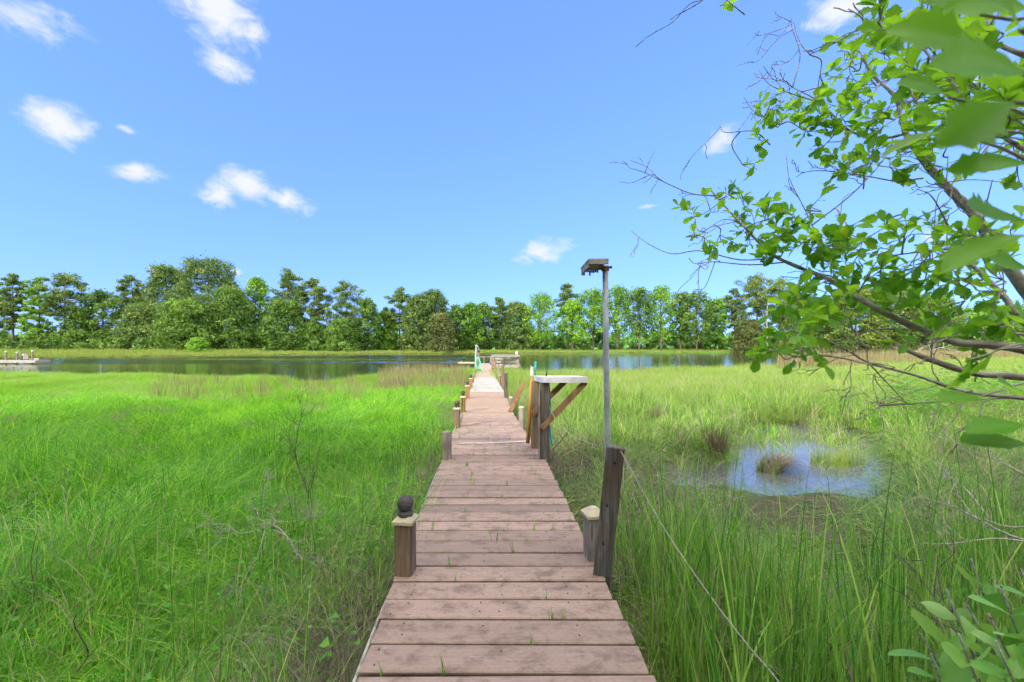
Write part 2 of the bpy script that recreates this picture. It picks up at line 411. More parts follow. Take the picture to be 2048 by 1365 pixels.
tag(link_mesh('water', np_mesh('water', [(-260, -3, WATER), (260, -3, WATER), (260, 150, WATER), (-260, 150, WATER)], [(0, 1, 2, 3)]), m_), kind='structure')

# ------------------------------------------------------------------ the dock
EY = [-3, 1.45, 2.138, 4.465, 5.275, 6.316, 7.8, 11.7, 18.57, 40]
EL_ = [-.36, -.56, -.623, -.773, -.818, -.887, -.99, -1.255, -1.725, -3.17]
ER_ = [.72, .518, .489, .374, .303, .154, .029, -.22, -.761, -2.25]
def xl(y): return float(np.interp(y, EY, EL_))
def xr(y): return float(np.interp(y, EY, ER_))
dock = empty('boardwalk', (0, 0, -.6), 'long narrow wooden boardwalk over the marsh with brown planks and posts', 'boardwalk')
rd = random.Random(11)
PITCH = .150
b = MB(); y = -3.0; k = 0
def plank(bm_, y0, y1, x0, x1, z, th, tint, skew=0.0, sag=0.0):
    """plank across the walkway, rounded front and back edges with a groove below"""
    prof = [(0.000, -.45), (.0, -.18), (.006, -.05), (.016, 0), ((y1 - y0) - .016, 0), ((y1 - y0) - .006, -.05), (y1 - y0, -.18), (y1 - y0, -.45), (y1 - y0 - .008, -.5), (y1 - y0 - .008, -1.0), (.008, -1.0), (.008, -.5)]
    n = len(prof); vs = []
    for s_, x in ((0, x0), (.33, x0 + (x1 - x0) * .33), (.66, x0 + (x1 - x0) * .66), (1, x1)):
        for (dy, dz) in prof:
            vs.append((x, y0 + dy + skew * (s_ - .5), z + dz * th - sag * math.sin(s_ * math.pi)))
    fs = []
    for q in range(3):
        for i in range(n):
            j = (i + 1) % n; fs.append((q * n + i, q * n + j, (q + 1) * n + j, (q + 1) * n + i))
    fs += [tuple(range(n))[::-1], tuple(3 * n + i for i in range(n))]
    bm_.add(vs, fs, 0, tint)
while y < 11.72:
    gap = rd.uniform(.011, .024) if y < 5 else rd.uniform(.008, .016)
    y1 = y + PITCH - gap
    xa, xb = xl(y + .07) + rd.uniform(-.006, .006), xr(y + .07) + rd.uniform(-.006, .006)
    zz = deck_z(y + .07) + rd.uniform(-.003, .003); tn = rd.random(); sk = rd.uniform(-.008, .008)
    if rd.random() < .16:
        xm = xa + (xb - xa) * rd.choice((.28, .38, .5, .66, .72)); s2 = sk
        plank(b, y, y1, xa, xm - .0012, zz, .032, tn, sk * .5); plank(b, y, y1, xm + .0012, xb, zz + rd.uniform(-.002, .002), .032, min(1, tn + rd.uniform(-.2, .2)), sk * .5)
    else: plank(b, y, y1, xa, xb, zz, .032, tn, sk)
    if y < 6.5:
        for fx in (.045, .10, .42, .50, .80, .90):
            if rd.random() < .7:
                for fy in (.25, .75):
                    if rd.random() < .85:
                        c = V((xa + (xb - xa) * (fx + rd.uniform(-.012, .012)), y + (y1 - y) * fy + rd.uniform(-.01, .01), zz))
                        b.lathe(c, [(.0038, -.01), (.0038, .0012), (.0022, .0016)], 8, 1)
    y += PITCH; k += 1
b.build('decking', [M['deck'], M['hole']], dock)
# pale grey panels
b = MB(); ys_ = [11.76, 12.9, 15.4, 18.52]
for i in range(3):
    y0, y1 = ys_[i] + .012, ys_[i + 1] - .012; z = deck_z((y0 + y1) / 2) + .004
    vs = [(xl(y0) + .01, y0, deck_z(y0)), (xr(y0) - .0, y0, deck_z(y0)), (xr(y1), y1, deck_z(y1)), (xl(y1), y1, deck_z(y1))]
    b.add(vs + [(p[0], p[1], p[2] - .025) for p in vs], [(0, 1, 2, 3), (7, 6, 5, 4), (0, 4, 5, 1), (1, 5, 6, 2), (2, 6, 7, 3), (3, 7, 4, 0)], 0, rd.random())
tag(b.build('panel_decking', M['grey_ply'], dock), 'pale grey weathered panel section of the walkway')
b = MB(); y = 18.56
pinks = plain('pink_boards', (.27, .20, .15), .75, .15, 12); yel_ = plain('yellow_boards', (.33, .26, .13), .75, .15, 12)
while y < 40:
    near_y = any(abs(y - q) < .25 for q in (22.3, 24.9, 29.0))
    plank(b, y, y + .19, xl(y), xr(y), deck_z(y) + rd.uniform(-.004, .004), .032, rd.random()); b.mi[-38:] = [1 if near_y else 0] * 38
    y += .2
tag(b.build('far_decking', [pinks, yel_], dock), 'pinkish far planks with yellowish boards between')
for side in (0, 1):
    b = MB(); pts = []
    for yy in (-3, 1.45, 4.4, 6.3, 11.7, 18.5, 29, 40):
        x = xl(yy) + .07 if side == 0 else xr(yy) - .07
        pts.append(V((x, yy, deck_z(yy) - .125)))
    for p, q in zip(pts[:-1], pts[1:]): b.bar(p, q, .045, .17, V((0, 0, 1)), bev=0)
    b.build('stringer', M['beam'], dock)

def post(x, y, ztop, wd, mt, label=None, cap=None, ball=False, lean=(0, 0), rot=0.0, zb=None, rnd=False):
    """square timber post with optional pale cap and dark ball finial; reaches down into the mud"""
    zb = -1.1 if zb is None else zb
    b = MB(); a = V((x, y, zb)); c = V((x + lean[0], y + lean[1], ztop))
    up = V((math.sin(rot), math.cos(rot), 0))
    if rnd: b.tube([a + (c - a) * (i / 5) for i in range(6)], [wd / 2 * 1.03, wd / 2 * 1.02, wd / 2, wd / 2, wd / 2 * .99, wd / 2 * .97], 14)
    else: b.bar(a, c, wd, wd, up, bev=.006)
    p = b.build('post', M[mt], dock)
    if label: p['label'] = label
    if cap == 'pyramid':
        b = MB(); m_ = Matrix.Rotation(-rot, 3, 'Z')
        h = wd / 2 + .011; vs = []
        for (r_, z) in ((h, 0), (h, .016), (h * .93, .019), (.016, .050)):
            vs += [m_ @ V((sx_ * r_, sy_ * r_, z)) + c for sx_, sy_ in ((-1, -1), (1, -1), (1, 1), (-1, 1))]
        fs = [(3, 2, 1, 0), (12, 13, 14, 15)]
        for q in range(3):
            for i in range(4): j = (i + 1) % 4; fs.append((q * 4 + i, q * 4 + j, q * 4 + 4 + j, q * 4 + 4 + i))
        b.add(vs, fs); b.build('post_cap', M['cap'], p)
    elif cap == 'flat':
        b = MB(); b.lathe(c, [(wd / 2 * 1.05, .001), (wd / 2 * 1.06, .012), (wd / 2 * .8, .03), (.01, .036)], 14); b.build('post_cap', M['cap'], p, True)
    if ball:
        b = MB(); rr = .044; prof = [(.024, .026), (.040, .034), (.043, .045), (.040, .055), (.032, .060)]
        for i in range(1, 12):
            a_ = math.pi * (i / 12) * .93 + .22
            prof.append((rr * math.sin(a_), .098 - rr * math.cos(a_)))
        b.lathe(c, prof, 20); b.build('finial', M['ball'], p, True)
    return p
def py_post(px, Y, topy, wd, mt, **kw):
    return post((px - 1024) / F * Y, Y, CZ - (topy - HY) / F * Y, wd, mt, **kw)
py_post(811, 2.17, 1043, .090, 'post', label='nearest ball topped post with a pale pyramid cap', cap='pyramid', ball=True, rot=.12)
py_post(894, 4.47, 863, .090, 'post_grey', label='grey cut off post without a cap', rot=.05)
py_post(914, 6.3, 819, .088, 'post', cap='pyramid', ball=True, rot=.1)
py_post(926, 7.9, 795.5, .088, 'post_gold', cap='pyramid', ball=True)
py_post(935, 10.2, 773, .088, 'post_gold', cap='pyramid', ball=True)
py_post(942, 13.0, 758.5, .09, 'post_gold', cap='pyramid', ball=True)
py_post(945.5, 15.5, 751, .1, 'post_gold')
py_post(948.5, 18.5, 744, .1, 'post_grey')
py_post(950.5, 21.2, 740, .1, 'post_gold')
py_post(1187, 2.33, 1031, .092, 'post_grey', cap='pyramid', rot=-.25, label='weathered post with a pale pyramid cap beside the leaning timber')
py_post(1043, 6.38, 817, .095, 'post_grey', cap='flat', rnd=True)
py_post(1022, 8.8, 797, .088, 'post_grey', cap='flat', rnd=True)
py_post(1011.7, 10.4, 747, .092, 'post_dark', label='tall dark post on the right side')
py_post(1005.8, 13.4, 731, .09, 'post', label='tall brown post on the right side')
py_post(1000, 15.2, 752, .085, 'post_gold', cap='flat', rnd=True)
py_post(996.5, 18.0, 728, .09, 'post_grey')
py_post(990.5, 22.5, 721, .10, 'post_gold')
py_post(987.2, 28.0, 717, .12, 'post_grey')
py_post(984.5, 33, 714, .13, 'post_grey'); py_post(981.5, 38, 713, .13, 'post_grey')

# leaning dark timber nailed beside the first right hand post
b = MB(); a_ = at(1204, 1150, 2.15); c_ = at(1231.5, 894, 2.12)
d_ = (c_ - a_); b.bar(a_ - d_ * .75, c_, .094, .042, V((.25, 1, 0)), bev=.005)
tag(b.build('leaning_timber', M['post_dark']), 'dark charred looking timber leaning right beside the pale capped post', 'timber')

for px, py in ((1206, 1085), (1214, 1010), (1229, 925)):
    b = MB(); c = at(px, py, 2.10); b.tube([c, c + V((-.004, -.02, 0))], .007, 8); b.build('bolt_head', M['hole'], bpy.data.objects['leaning_timber'])
# pole with the small weathered platform
pole = empty('platform_pole', (.61, 2.62, -.6), 'tall thin galvanised pole carrying a small weathered wooden platform', 'pole')
b = MB(); b.tube([at(1216.5, 1000, 2.62) + V((0, 0, -.6)), at(1215.5, 900, 2.62), at(1212.5, 720, 2.62), at(1210.5, 533, 2.62)], .0185, 14); b.build('shaft', M['steel'], pole, True)
pl = MB(); zt = at(0, 526, 2.52).z; x0, x1 = .482, .606
pl.box(((x0 + x1) / 2, 2.655, zt + .018), (x1 - x0 + .004, .29, .016), bev=.002)
for i in range(6):                                   # broken slats under the board
    yy = 2.60 + i * .03
pl.box(((x0 + x1) / 2, 2.515, zt + .004), (x1 - x0, .014, .030), Matrix.Rotation(-.03, 3, 'Y'), bev=.002)
for i in range(9):
    xx = x0 + .008 + i * (x1 - x0 - .016) / 8; hh = rd.uniform(.018, .05)
    pl.box((xx, 2.795, zt + .010 - hh / 2), (.011, .012, hh), bev=.001)
pl.box((x0 + .006, 2.655, zt - .008), (.012, .26, .036), bev=.002)
pl.build('platform', M['silver'], pole)
b = MB(); b.box((.60, 2.63, zt - .010), (.055, .07, .018), bev=.002); b.lathe((.6105, 2.62, zt - .034), [(.021, 0), (.026, .003), (.026, .014), (.021, .017)], 14)
b.tube([(.60, 2.6, zt - .012), (.65, 2.6, zt - .012)], .009, 8)
b.build('clamp', M['post'], pole)

# fish cleaning table
tb = empty('cleaning_table', (.37, 4.5, -.6), 'pale topped cleaning table on two posts with diagonal braces beside the boardwalk', 'table')
b = MB()
zf, zk = .838, .806
out = [(.270, 4.98), (.272, 4.90), (.285, 4.68), (.305, 4.50), (.335, 4.38), (.375, 4.345), (.825, 4.345), (.825, 4.95), (.60, 4.99)]
def tz(y_): return zf + (zk - zf) * (y_ - 4.345) / .65
vs = [(x, y_, tz(y_) + .022) for x, y_ in out] + [(x, y_, tz(y_) - .040) for x, y_ in out]; n = len(out)
b.add(vs, [tuple(range(n)), tuple(range(n, 2 * n))[::-1]] + [(i, i + n, (i + 1) % n + n, (i + 1) % n) for i in range(n)])
b.build('tabletop', M['table'], tb)
b = MB(); b.bar((.366, 4.49, -1.1), (.369, 4.49, .797), .10, .085, bev=.006); tag(b.build('table_post', M['post_dark'], tb), 'grey front post of the table')
b = MB(); b.bar((.285, 4.97, -1.1), (.290, 4.97, .765), .10, .085, bev=.006); tag(b.build('table_post', M['post'], tb), 'brown rear post of the table')
b = MB(); b.bar((.325, 4.425, .285), (.815, 4.425, .80), .062, .036, V((0, 1, 0)), bev=.003); b.build('brace', M['brown'], tb)
b = MB(); b.bar((.25, 4.905, .36), (.66, 4.905, .775), .062, .036, V((0, 1, 0)), bev=.003); b.build('brace', M['brown'], tb)
b = MB(); b.bar((.300, 4.45, -.4), (.304, 4.45, .70), .018, .04, bev=.002); b.build('side_batten', M['post_grey'], tb)
b = MB(); b.tube([at(1092, 757, 4.6), at(1092.5, 749, 4.6), at(1094.5, 742.5, 4.6)], [.006, .009, .008], 8)
tag(b.build('knife_handle', M['black'], None, True), 'short black handle standing up on the pale cleaning table', 'handle')
b = MB(); b.box(at(1064, 742, 5.03), (.040, .02, .135), Matrix.Rotation(.06, 3, 'Y'), bev=.004)
bk = tag(b.build('white_board', M['white']), 'small white upright board with a dark clip at the rear of the table', 'board')
b = MB(); b.box(at(1065, 731.5, 5.02), (.03, .03, .022), bev=.004); b.build('clip', M['black'], bk)
b = MB(); b.tube([at(1070, 751, 5.0), at(1070.5, 738, 5.0), at(1071, 728, 5.0)], [.011, .012, .013], 10); b.lathe(at(1071, 728, 5.0), [(.015, 0), (.017, .006), (.012, .022), (.004, .028)], 10)
tag(b.build('hose_nozzle', M['teal'], None, True), 'teal hose end standing up at the rear edge of the cleaning table', 'hose')
b = MB(); b.tube([tuple(q) for q in spline([at(1098, 775, 4.58), at(1100, 815, 4.6), at(1099, 845, 4.58), at(1101, 868, 4.56), at(1106, 893, 4.5)], 6)], [.012] * 17 + [.013] * 4 + [.015] * 3 + [.008], 8)
tag(b.build('garden_hose', M['teal'], None, True), 'dark teal hose hanging behind the front post of the cleaning table', 'hose')
b = MB(); b.tube([at(1055.5, 886, 5.08), at(1060, 815, 5.03), at(1064.5, 757, 4.98)], [.024, .023, .022], 10)
tag(b.build('stake', M['orange'], None, True), 'orange brown round stake leaning against the rear table post', 'stake')
b = MB(); b.bar(at(1020, 824, 7.9), at(1048.5, 765, 8.1), .085, .04, bev=.004)
tag(b.build('leaning_plank', M['brown']), 'brown plank leaning outward off the right edge of the boardwalk', 'plank')

# pipe lying across, conduit along the left edge, ropes
b = MB(); b.tube([tuple(p) for p in spline([(-.66, 5.15, deck_z(5.15) + .014), (-.3, 5.17, deck_z(5.2) + .013), (0, 5.22, deck_z(5.2) + .013), (.30, 5.30, deck_z(5.3) + .011)], 5)], .0075, 10)
tag(b.build('pipe', M['white'], None, True), 'thin white pipe lying across the brown planks', 'pipe')
b = MB(); pts = []
for yy in (-2, 1.0, 1.45, 1.9, 2.35, 3.2, 4.2, 4.9, 5.6, 6.2, 6.7): pts.append((xl(yy) - .022 + .012 * math.sin(yy * 3), yy, deck_z(yy) - .055 + .012 * math.sin(yy * 2.1)))
pts[-2] = (xl(6.2) + .0, 6.25, deck_z(6.2) + .02); pts[-1] = (xl(6.9) + .03, 6.9, deck_z(6.9) + .02); pts.append((xl(7.6) + .02, 7.6, deck_z(7.6) + .012))
b.tube([tuple(p) for p in spline(pts, 6)], .0085, 8)
tag(b.build('conduit', plain('dirty_white_plastic', (.27, .26, .225), .7, .3, 30), None, True), 'thin white conduit running along the left edge of the boardwalk', 'conduit')
def rope(name, pts, r_, label, twist=0):
    P = spline(pts, 14); b = MB()
    for s_ in range(3):
        q = []
        for i, p in enumerate(P):
            a = i * 1.1 + s_ * 2.094; q.append((p[0] + math.cos(a) * r_ * .5, p[1], p[2] + math.sin(a) * r_ * .5))
        b.tube(q, r_ * .62, 6, 0, .4 + .1 * s_)
    return tag(b.build(name, M['rope'], None, True), label, 'rope')
rope('rope', [at(1098, 812, 4.42), at(1112, 840, 4.1), at(1140, 870, 3.6), at(1178, 886, 3.05), at(1211, 894, 2.60), at(1222, 893, 2.64), at(1219, 896, 2.58), at(1236, 896, 2.16)], .0024,
     'thin slack rope strung from the cleaning table post to the galvanised pole')
rope('rope', [at(1240, 900, 2.10), at(1262, 940, 2.02), at(1330, 1060, 1.8), at(1420, 1192, 1.58), at(1495, 1290, 1.42), at(1560, 1368, 1.30), at(1690, 1560, 1.12), V((.93, .98, -.5))], .0025,
     'pale rope running from the leaning dark timber down to the lower right')

# hose post and head of the dock
hp = empty('hose_post', (at(952, 742, 24.6).x, 24.6, -.6), 'pale round post with hooked lamp arm at the far end of the boardwalk', 'post')
b = MB(); b.tube([at(950.5, 790, 24.6), at(951, 742, 24.6), at(952.3, 694, 24.6)], [.058, .056, .048], 12); b.lathe(at(953, 693.5, 24.6), [(.03, -.03), (.085, 0), (.09, .05), (.05, .10), (.01, .11)], 12); b.build('shaft', M['steel'], hp, True)
b = MB(); b.tube([at(953.5, 691, 24.55), at(956, 694, 24.5), at(958.5, 699, 24.45)], .02, 6); b.build('lamp_arm', M['steel'], hp)
b = MB(); b.lathe(at(957, 705, 24.5), [(.03, -.02), (.075, 0), (.075, .09), (.045, .13), (.015, .15)], 10); b.build('lantern', M['black'], hp)
b = MB(); rr = random.Random(4)
for k in range(6):
    pts = []
    for i in range(15):
        a = math.pi * 2 * i / 14 + .2 * k
        pts.append(at(956.2 + rr.uniform(-.4, .4) + (3.2 + .25 * k) * math.sin(a), 727 - 11.0 * math.cos(a) + rr.uniform(-1, 1), 24.45 - .02 * k))
    b.tube([tuple(q) for q in spline(pts, 3)], .024, 6)
b.tube([tuple(q) for q in spline([at(957, 738, 24.4), at(962, 735, 23.9), at(966, 741.5, 23.2), at(969, 743, 22.9), at(962, 745, 22.6)], 6)], .02, 6)
tag(b.build('garden_hose', M['teal_pale'], None, True), 'pale teal hose coiled on the far round post', 'hose')
b = MB(); b.bar(at(957, 760, 25.4), at(956.6, 704, 25.4), .11, .11); b.build('post', M['post_grey'], dock)

rail = empty('dock_railing', (-.5, 30, -.4), 'grey wooden railing with horizontal boards right of the boardwalk end', 'railing')
def rl(p0, p1, Yl, Yr, w_, th, name, mt):
    b = MB(); b.bar(at(*p0, Yl), at(*p1, Yr), w_, th, V((0, 1, 0)), bev=.006); b.build(name, M[mt], rail)
rl((984, 712), (1038.5, 712.3), 29.2, 30, .16, .26, 'top_rail', 'silver')
rl((986, 717.5), (1037, 718), 30.1, 30.1, .17, .05, 'board', 'silver')
rl((987, 724), (1036.5, 724.2), 30.1, 30.1, .17, .05, 'board', 'silver')
rl((990, 729.6), (1036, 729.6), 30.1, 30.1, .10, .05, 'board', 'silver')
rl((986, 734), (1037, 734), 29.7, 29.7, .14, .6, 'sill', 'silver')
for px in (985.5, 1008.5, 1036.5): rl((px, 745), (px, 712.5), 30.0, 30.0, .12, .12, 'post', 'post_grey')
for px in (1021,): rl((px, 733), (px, 726), 29.95, 29.95, .10, .10, 'post', 'post_grey')
plat = empty('side_platform', (.5, 31, -.6), 'low grey timber platform behind the dock railing over the creek', 'platform')
b = MB()
for i in range(14): b.box((-.6, 30.2 + i * .22, -.44), (2.6, .2, .05), bev=.004, tint=rd.random())
b.build('decking', M['silver'], plat)
for (x, y) in ((.6, 30.3), (.6, 33), (-.6, 33), (-1.5, 33)):
    b = MB(); b.tube([(x, y, -1.9), (x, y, -.3)], .11, 10); b.build('pile', M['post_grey'], plat)
b = MB(); b.tube([at(1033.5, 740, 33), at(1033.5, 709, 33)], .09, 12); b.lathe(at(1033.5, 709, 33), [(.10, 0), (.11, .03), (.10, .14), (.05, .24), (.01, .26)], 12, 1)
tag(b.build('piling', [M['post_grey'], M['white']], None, True), 'slim piling with a white cap behind the dock railing', 'piling')
fin = empty('finger_pier', (-4, 36, -.6), 'short narrow pale catwalk to the left of the boardwalk end', 'catwalk')
b = MB(); b.bar(at(917, 726, 36), at(953, 726.3, 36), .12, .7, bev=.004); b.build('walkway', M['cap'], fin)
for px in (923.5, 937.5):
    b = MB(); b.bar(at(px, 745, 36), at(px, 722, 36), .14, .14); b.build('post', M['post_grey'], fin)
b = MB(); b.bar(at(952, 721, 36), at(949, 710, 36), .05, .05); b.build('handrail', M['post_grey'], fin)
b = MB(); b.bar(at(958, 714.3, 41), at(981, 714.3, 41), .10, .08, bev=.003); b.bar(at(968, 726, 41), at(968, 714.3, 41), .1, .1)
tag(b.build('end_rail', M['post_grey']), 'low dark rail across the very end of the boardwalk', 'rail')

# far dock at the left edge
fd = empty('floating_dock', (-52, 44, -.7), 'low timber dock with posts at the far left of the creek', 'dock')
b = MB()
for i in range(6): b.box((-54.2, 42.1 + i * .22, -.36), (8.4, .2, .06), bev=.005, tint=rd.random())
b.build('decking', M['silver'], fd)
b = MB(); b.box((-54.2, 41.96, -.47), (8.4, .06, .26), bev=.005); b.box((-49.97, 42.65, -.47), (.06, 1.3, .26), bev=.005); b.build('fascia', M['silver'], fd)
for px, top, Y in ((12, 705, 42.2), (34, 706.5, 43.2), (65, 703.5, 42.4)):
    b = MB(); b.tube([at(px, 740, Y), at(px, top, Y)], .085, 12); p = b.build('post', M['post_grey'], fd)
    b = MB(); b.lathe(at(px, top, Y), [(.09, 0), (.10, .04), (.085, .10), (.02, .14)], 12); b.build('post_cap', M['white'], p, True)
b = MB(); b.bar(at(66, 721.5, 43), at(78, 720.5, 43), .5, .06, bev=.005); b.build('gangway', M['silver'], fd)
pd = empty('pedestal', (at(46, 0, 42.8).x, 42.8, -.33), 'white upright pedestal with dark cap on the far left dock', 'pedestal')
b = MB(); b.box(at(47.5, 714, 42.8), (.16, .22, .75), bev=.02); b.build('body', M['white'], pd)
b = MB(); b.box(at(46, 707.2, 42.8), (.26, .26, .14), bev=.03); b.build('cap', M['black'], pd)
b = MB(); b.tube([at(43.5, 724, 42.4), at(43.5, 711, 42.4)], .09, 10); tag(b.build('piling', M['post_dark'], None, True), 'short dark piling beside the white pedestal on the far dock', 'piling')
ch = empty('deck_chair', (at(53, 0, 42.9).x, 42.9, -.33), 'small pale chair on the far left dock right of the pedestal', 'chair')
b = MB(); b.box(at(53.5, 713.5, 43.1), (.30, .05, .42), Matrix.Rotation(.2, 3, 'X'), bev=.01); b.build('backrest', M['cap'], ch)
b = MB(); b.box(at(53, 717.0, 42.8), (.34, .4, .05), bev=.01); b.build('seat', M['white'], ch)
for sx_ in (-1, 1):
    for sy_ in (-.15, .17):
        b = MB(); c = at(53, 717, 42.8); b.bar(c + V((sx_ * .15, sy_, -.24)), c + V((sx_ * .15, sy_, 0)), .04, .04); b.build('leg', M['white'], ch)

# ------------------------------------------------------------------ far trees
PINE = leafmat('pine_needles', [(0, (.032, .082, .020)), (.5, (.085, .158, .038)), (1, (.19, .26, .07))], .25, .6)
PINE_O = leafmat('olive_needles', [(0, (.055, .11, .020)), (.5, (.12, .19, .034)), (1, (.23, .29, .06))], .25, .6)
DARKL = leafmat('dark_leaves', [(0, (.026, .09, .018)), (.5, (.088, .185, .032)), (1, (.19, .325, .05))], .3, .5)
MIDL = leafmat('mid_leaves', [(0, (.046, .14, .016)), (.5, (.13, .30, .028)), (1, (.25, .45, .045))], .35, .5)
BRIGHTL = leafmat('bright_leaves', [(0, (.07, .20, .016)), (.5, (.15, .34, .026)), (1, (.24, .46, .04))], .4, .5)
BROWNL = leafmat('brownish_leaves', [(0, (.045, .065, .020)), (.5, (.085, .11, .034)), (1, (.14, .165, .05))], .2, .6)

def cards(rng, C, Rr, per, size, asp, tint_c, shell=.45):
    """rhombic leaf sprays in ellipsoid clumps C with radii Rr"""
    n = len(C); N = n * per
    d = rng.normal(size=(N, 3)); d /= np.linalg.norm(d, axis=1, keepdims=True)
    f = (shell + (1 - shell) * rng.rand(N)) ** .8
    ci = np.repeat(np.arange(n), per)
    P = C[ci] + d * Rr[ci] * f[:, None] * (1 + .25 * rng.normal(size=(N, 1)).clip(-2, 1.3))
    nv = d * .7 + rng.normal(size=(N, 3)) * .7 + np.array([0, 0, .35]); nv /= np.linalg.norm(nv, axis=1, keepdims=True)
    a = np.cross(nv, rng.normal(size=(N, 3))); a /= np.linalg.norm(a, axis=1, keepdims=True); b_ = np.cross(nv, a)
    s = size * (.6 + .8 * rng.rand(N, 1))
    V4 = np.stack([P - a * s, P - b_ * s * asp, P + a * s, P + b_ * s * asp], 1).reshape(-1, 3)
    t = np.clip(tint_c[ci] + rng.normal(size=N) * .16, 0, 1)
    return V4, np.arange(N * 4).reshape(-1, 4), np.repeat(t, 4)

def limb(b, p, q, r0, r1, rng, sag=.1, n=4, sides=5):
    p, q = np.array(p), np.array(q); L = np.linalg.norm(q - p); pts = []
    for i in range(n + 1):
        t = i / n; pts.append(p + (q - p) * t + np.array([0, 0, -sag * L * math.sin(t * math.pi)]) + (rng.normal(size=3) * L * .03 if 0 < i < n else 0))
    b.tube(pts, [r0 + (r1 - r0) * i / n for i in range(n + 1)], sides)

def tree(name, kind, px, topy, hw, Y, seed, label, leaf, start=None, lean=0.0, scale_cards=1.0, group=None):
    rng = np.random.RandomState(seed)
    x = (px - 1024) / F * Y; g = float(ground_h(x, Y)); top = CZ + (HY - topy) / F * Y
    H = top - g; Rad = hw / F * Y
    root = empty(name, (x, Y, g), label, 'tree', group)
    b = MB(); C, RR, T = [], [], []
    base = np.array([x, Y, g])
    bend = rng.normal(size=2) * .02 * H
    def tr(z): t = z / H; return base + np.array([bend[0] * math.sin(t * 3) + lean * z, bend[1] * math.sin(t * 2.5), z])
    r0 = .011 * H + .06
    zs = np.linspace(-.4, H * .96, 9)
    b.tube([tr(z) for z in zs], [r0 * (1 - .85 * max(0, z) / H) for z in zs], 8)
    if kind == 'pine':                       # bare bole, spreading platforms of needles, rounded head
        st = .40 if start is None else start
        nb = int(24 + 9 * (1 - st) * 2)
        for i in range(nb):
            u = (i + rng.rand()) / nb; z = H * (st + (1 - st) * u * .97)
            prof = math.sin(math.pi * min(1, .22 + .80 * u)) ** .75 * (1 if u < .8 else 1 - (u - .8) * 1.9)
            L = Rad * (prof * (.65 + .5 * rng.rand())); a = i * 2.4 + rng.rand()
            p = tr(z); q = p + np.array([math.cos(a) * L, math.sin(a) * L, L * (.12 + .35 * u)])
            limb(b, p, q, .045 + .02 * Rad * .3, .015, rng, .08)
            k = 1 + int(L > .35 * Rad) + int(L > .7 * Rad)
            for j in range(k):
                f = 1 - .33 * j; c = p + (q - p) * f + rng.normal(size=3) * .12 * Rad
                C.append(c); s = (.17 + .12 * rng.rand()) * Rad; RR.append((s, s, s * .62)); T.append(.45 + .22 * rng.normal())
        C.append(tr(H * .965)); RR.append((Rad * .28, Rad * .28, Rad * .2)); T.append(.6)
        per, size, asp = 100, .27, .34
    elif kind == 'broad':                    # rounded clumps on ascending limbs
        st = .22 if start is None else start
        n = 58
        for i in range(n):
            u = (i + .5) / n; z = H * (st + (1 - st) * (u ** .85) * .95)
            prof = math.sin(math.pi * (.14 + .80 * u)) ** .6
            L = Rad * prof * math.sqrt(rng.rand()) * 1.02; a = i * 2.4 + rng.rand() * .8
            q = tr(z) + np.array([math.cos(a) * L, math.sin(a) * L, 0])
            limb(b, tr(max(.1 * H, z - L * .8 - .05 * H)), q, .07, .02, rng, -.06)
            s = (.17 + .15 * rng.rand()) * Rad + .25
            C.append(q); RR.append((s, s, s * .85)); T.append(.45 + .25 * rng.normal())
        C.append(tr(H * .95)); RR.append((Rad * .3, Rad * .3, Rad * .35)); T.append(.6)
        per, size, asp = 90, .25, .62
    elif kind == 'dense':                    # foliage down to the ground in layered boughs
        st = .03 if start is None else start
        n = int(50 + Rad * 30)
        for i in range(n):
            u = (i + .5) / n; z = H * (st + (1 - st) * u * .97)
            prof = (1 - max(0, u - .12) ** 1.6) ** .62 * (.90 + .10 * math.sin(u * 11 + seed)) * (1 + .14 * math.sin(2.4 * i * 3 + seed))
            L = Rad * prof * (.62 + .40 * math.sqrt(rng.rand())); a = i * 2.4 + rng.rand()
            q = tr(z) + np.array([math.cos(a) * L, math.sin(a) * L, -.05 * L])
            if i % 4 == 0: limb(b, tr(min(H * .93, z + .02 * H)), q, .06, .02, rng, .05)
            s = (.20 + .12 * rng.rand()) * min(Rad, 3.6) + .3
            C.append(q); RR.append((s * 1.15, s * 1.15, s * .62)); T.append(.45 + .24 * rng.normal())
        C.append(tr(H * .96)); RR.append((Rad * .2 + .2, Rad * .2 + .2, Rad * .22 + .2)); T.append(.5)
        per, size, asp = 75, .28, .42
    C, RR, T = np.array(C), np.array(RR), np.array(T)
    if kind != 'dense' and Y < 75: pass
    Vv, Q, tt = cards(rng, C, RR, per, size * scale_cards * (Y / 105) ** .5, asp, T)
    b.build('trunk', M['bark_far'], root, True)
    link_mesh('crown', np_mesh('crown', Vv, Q, tt), leaf, root)
    return root

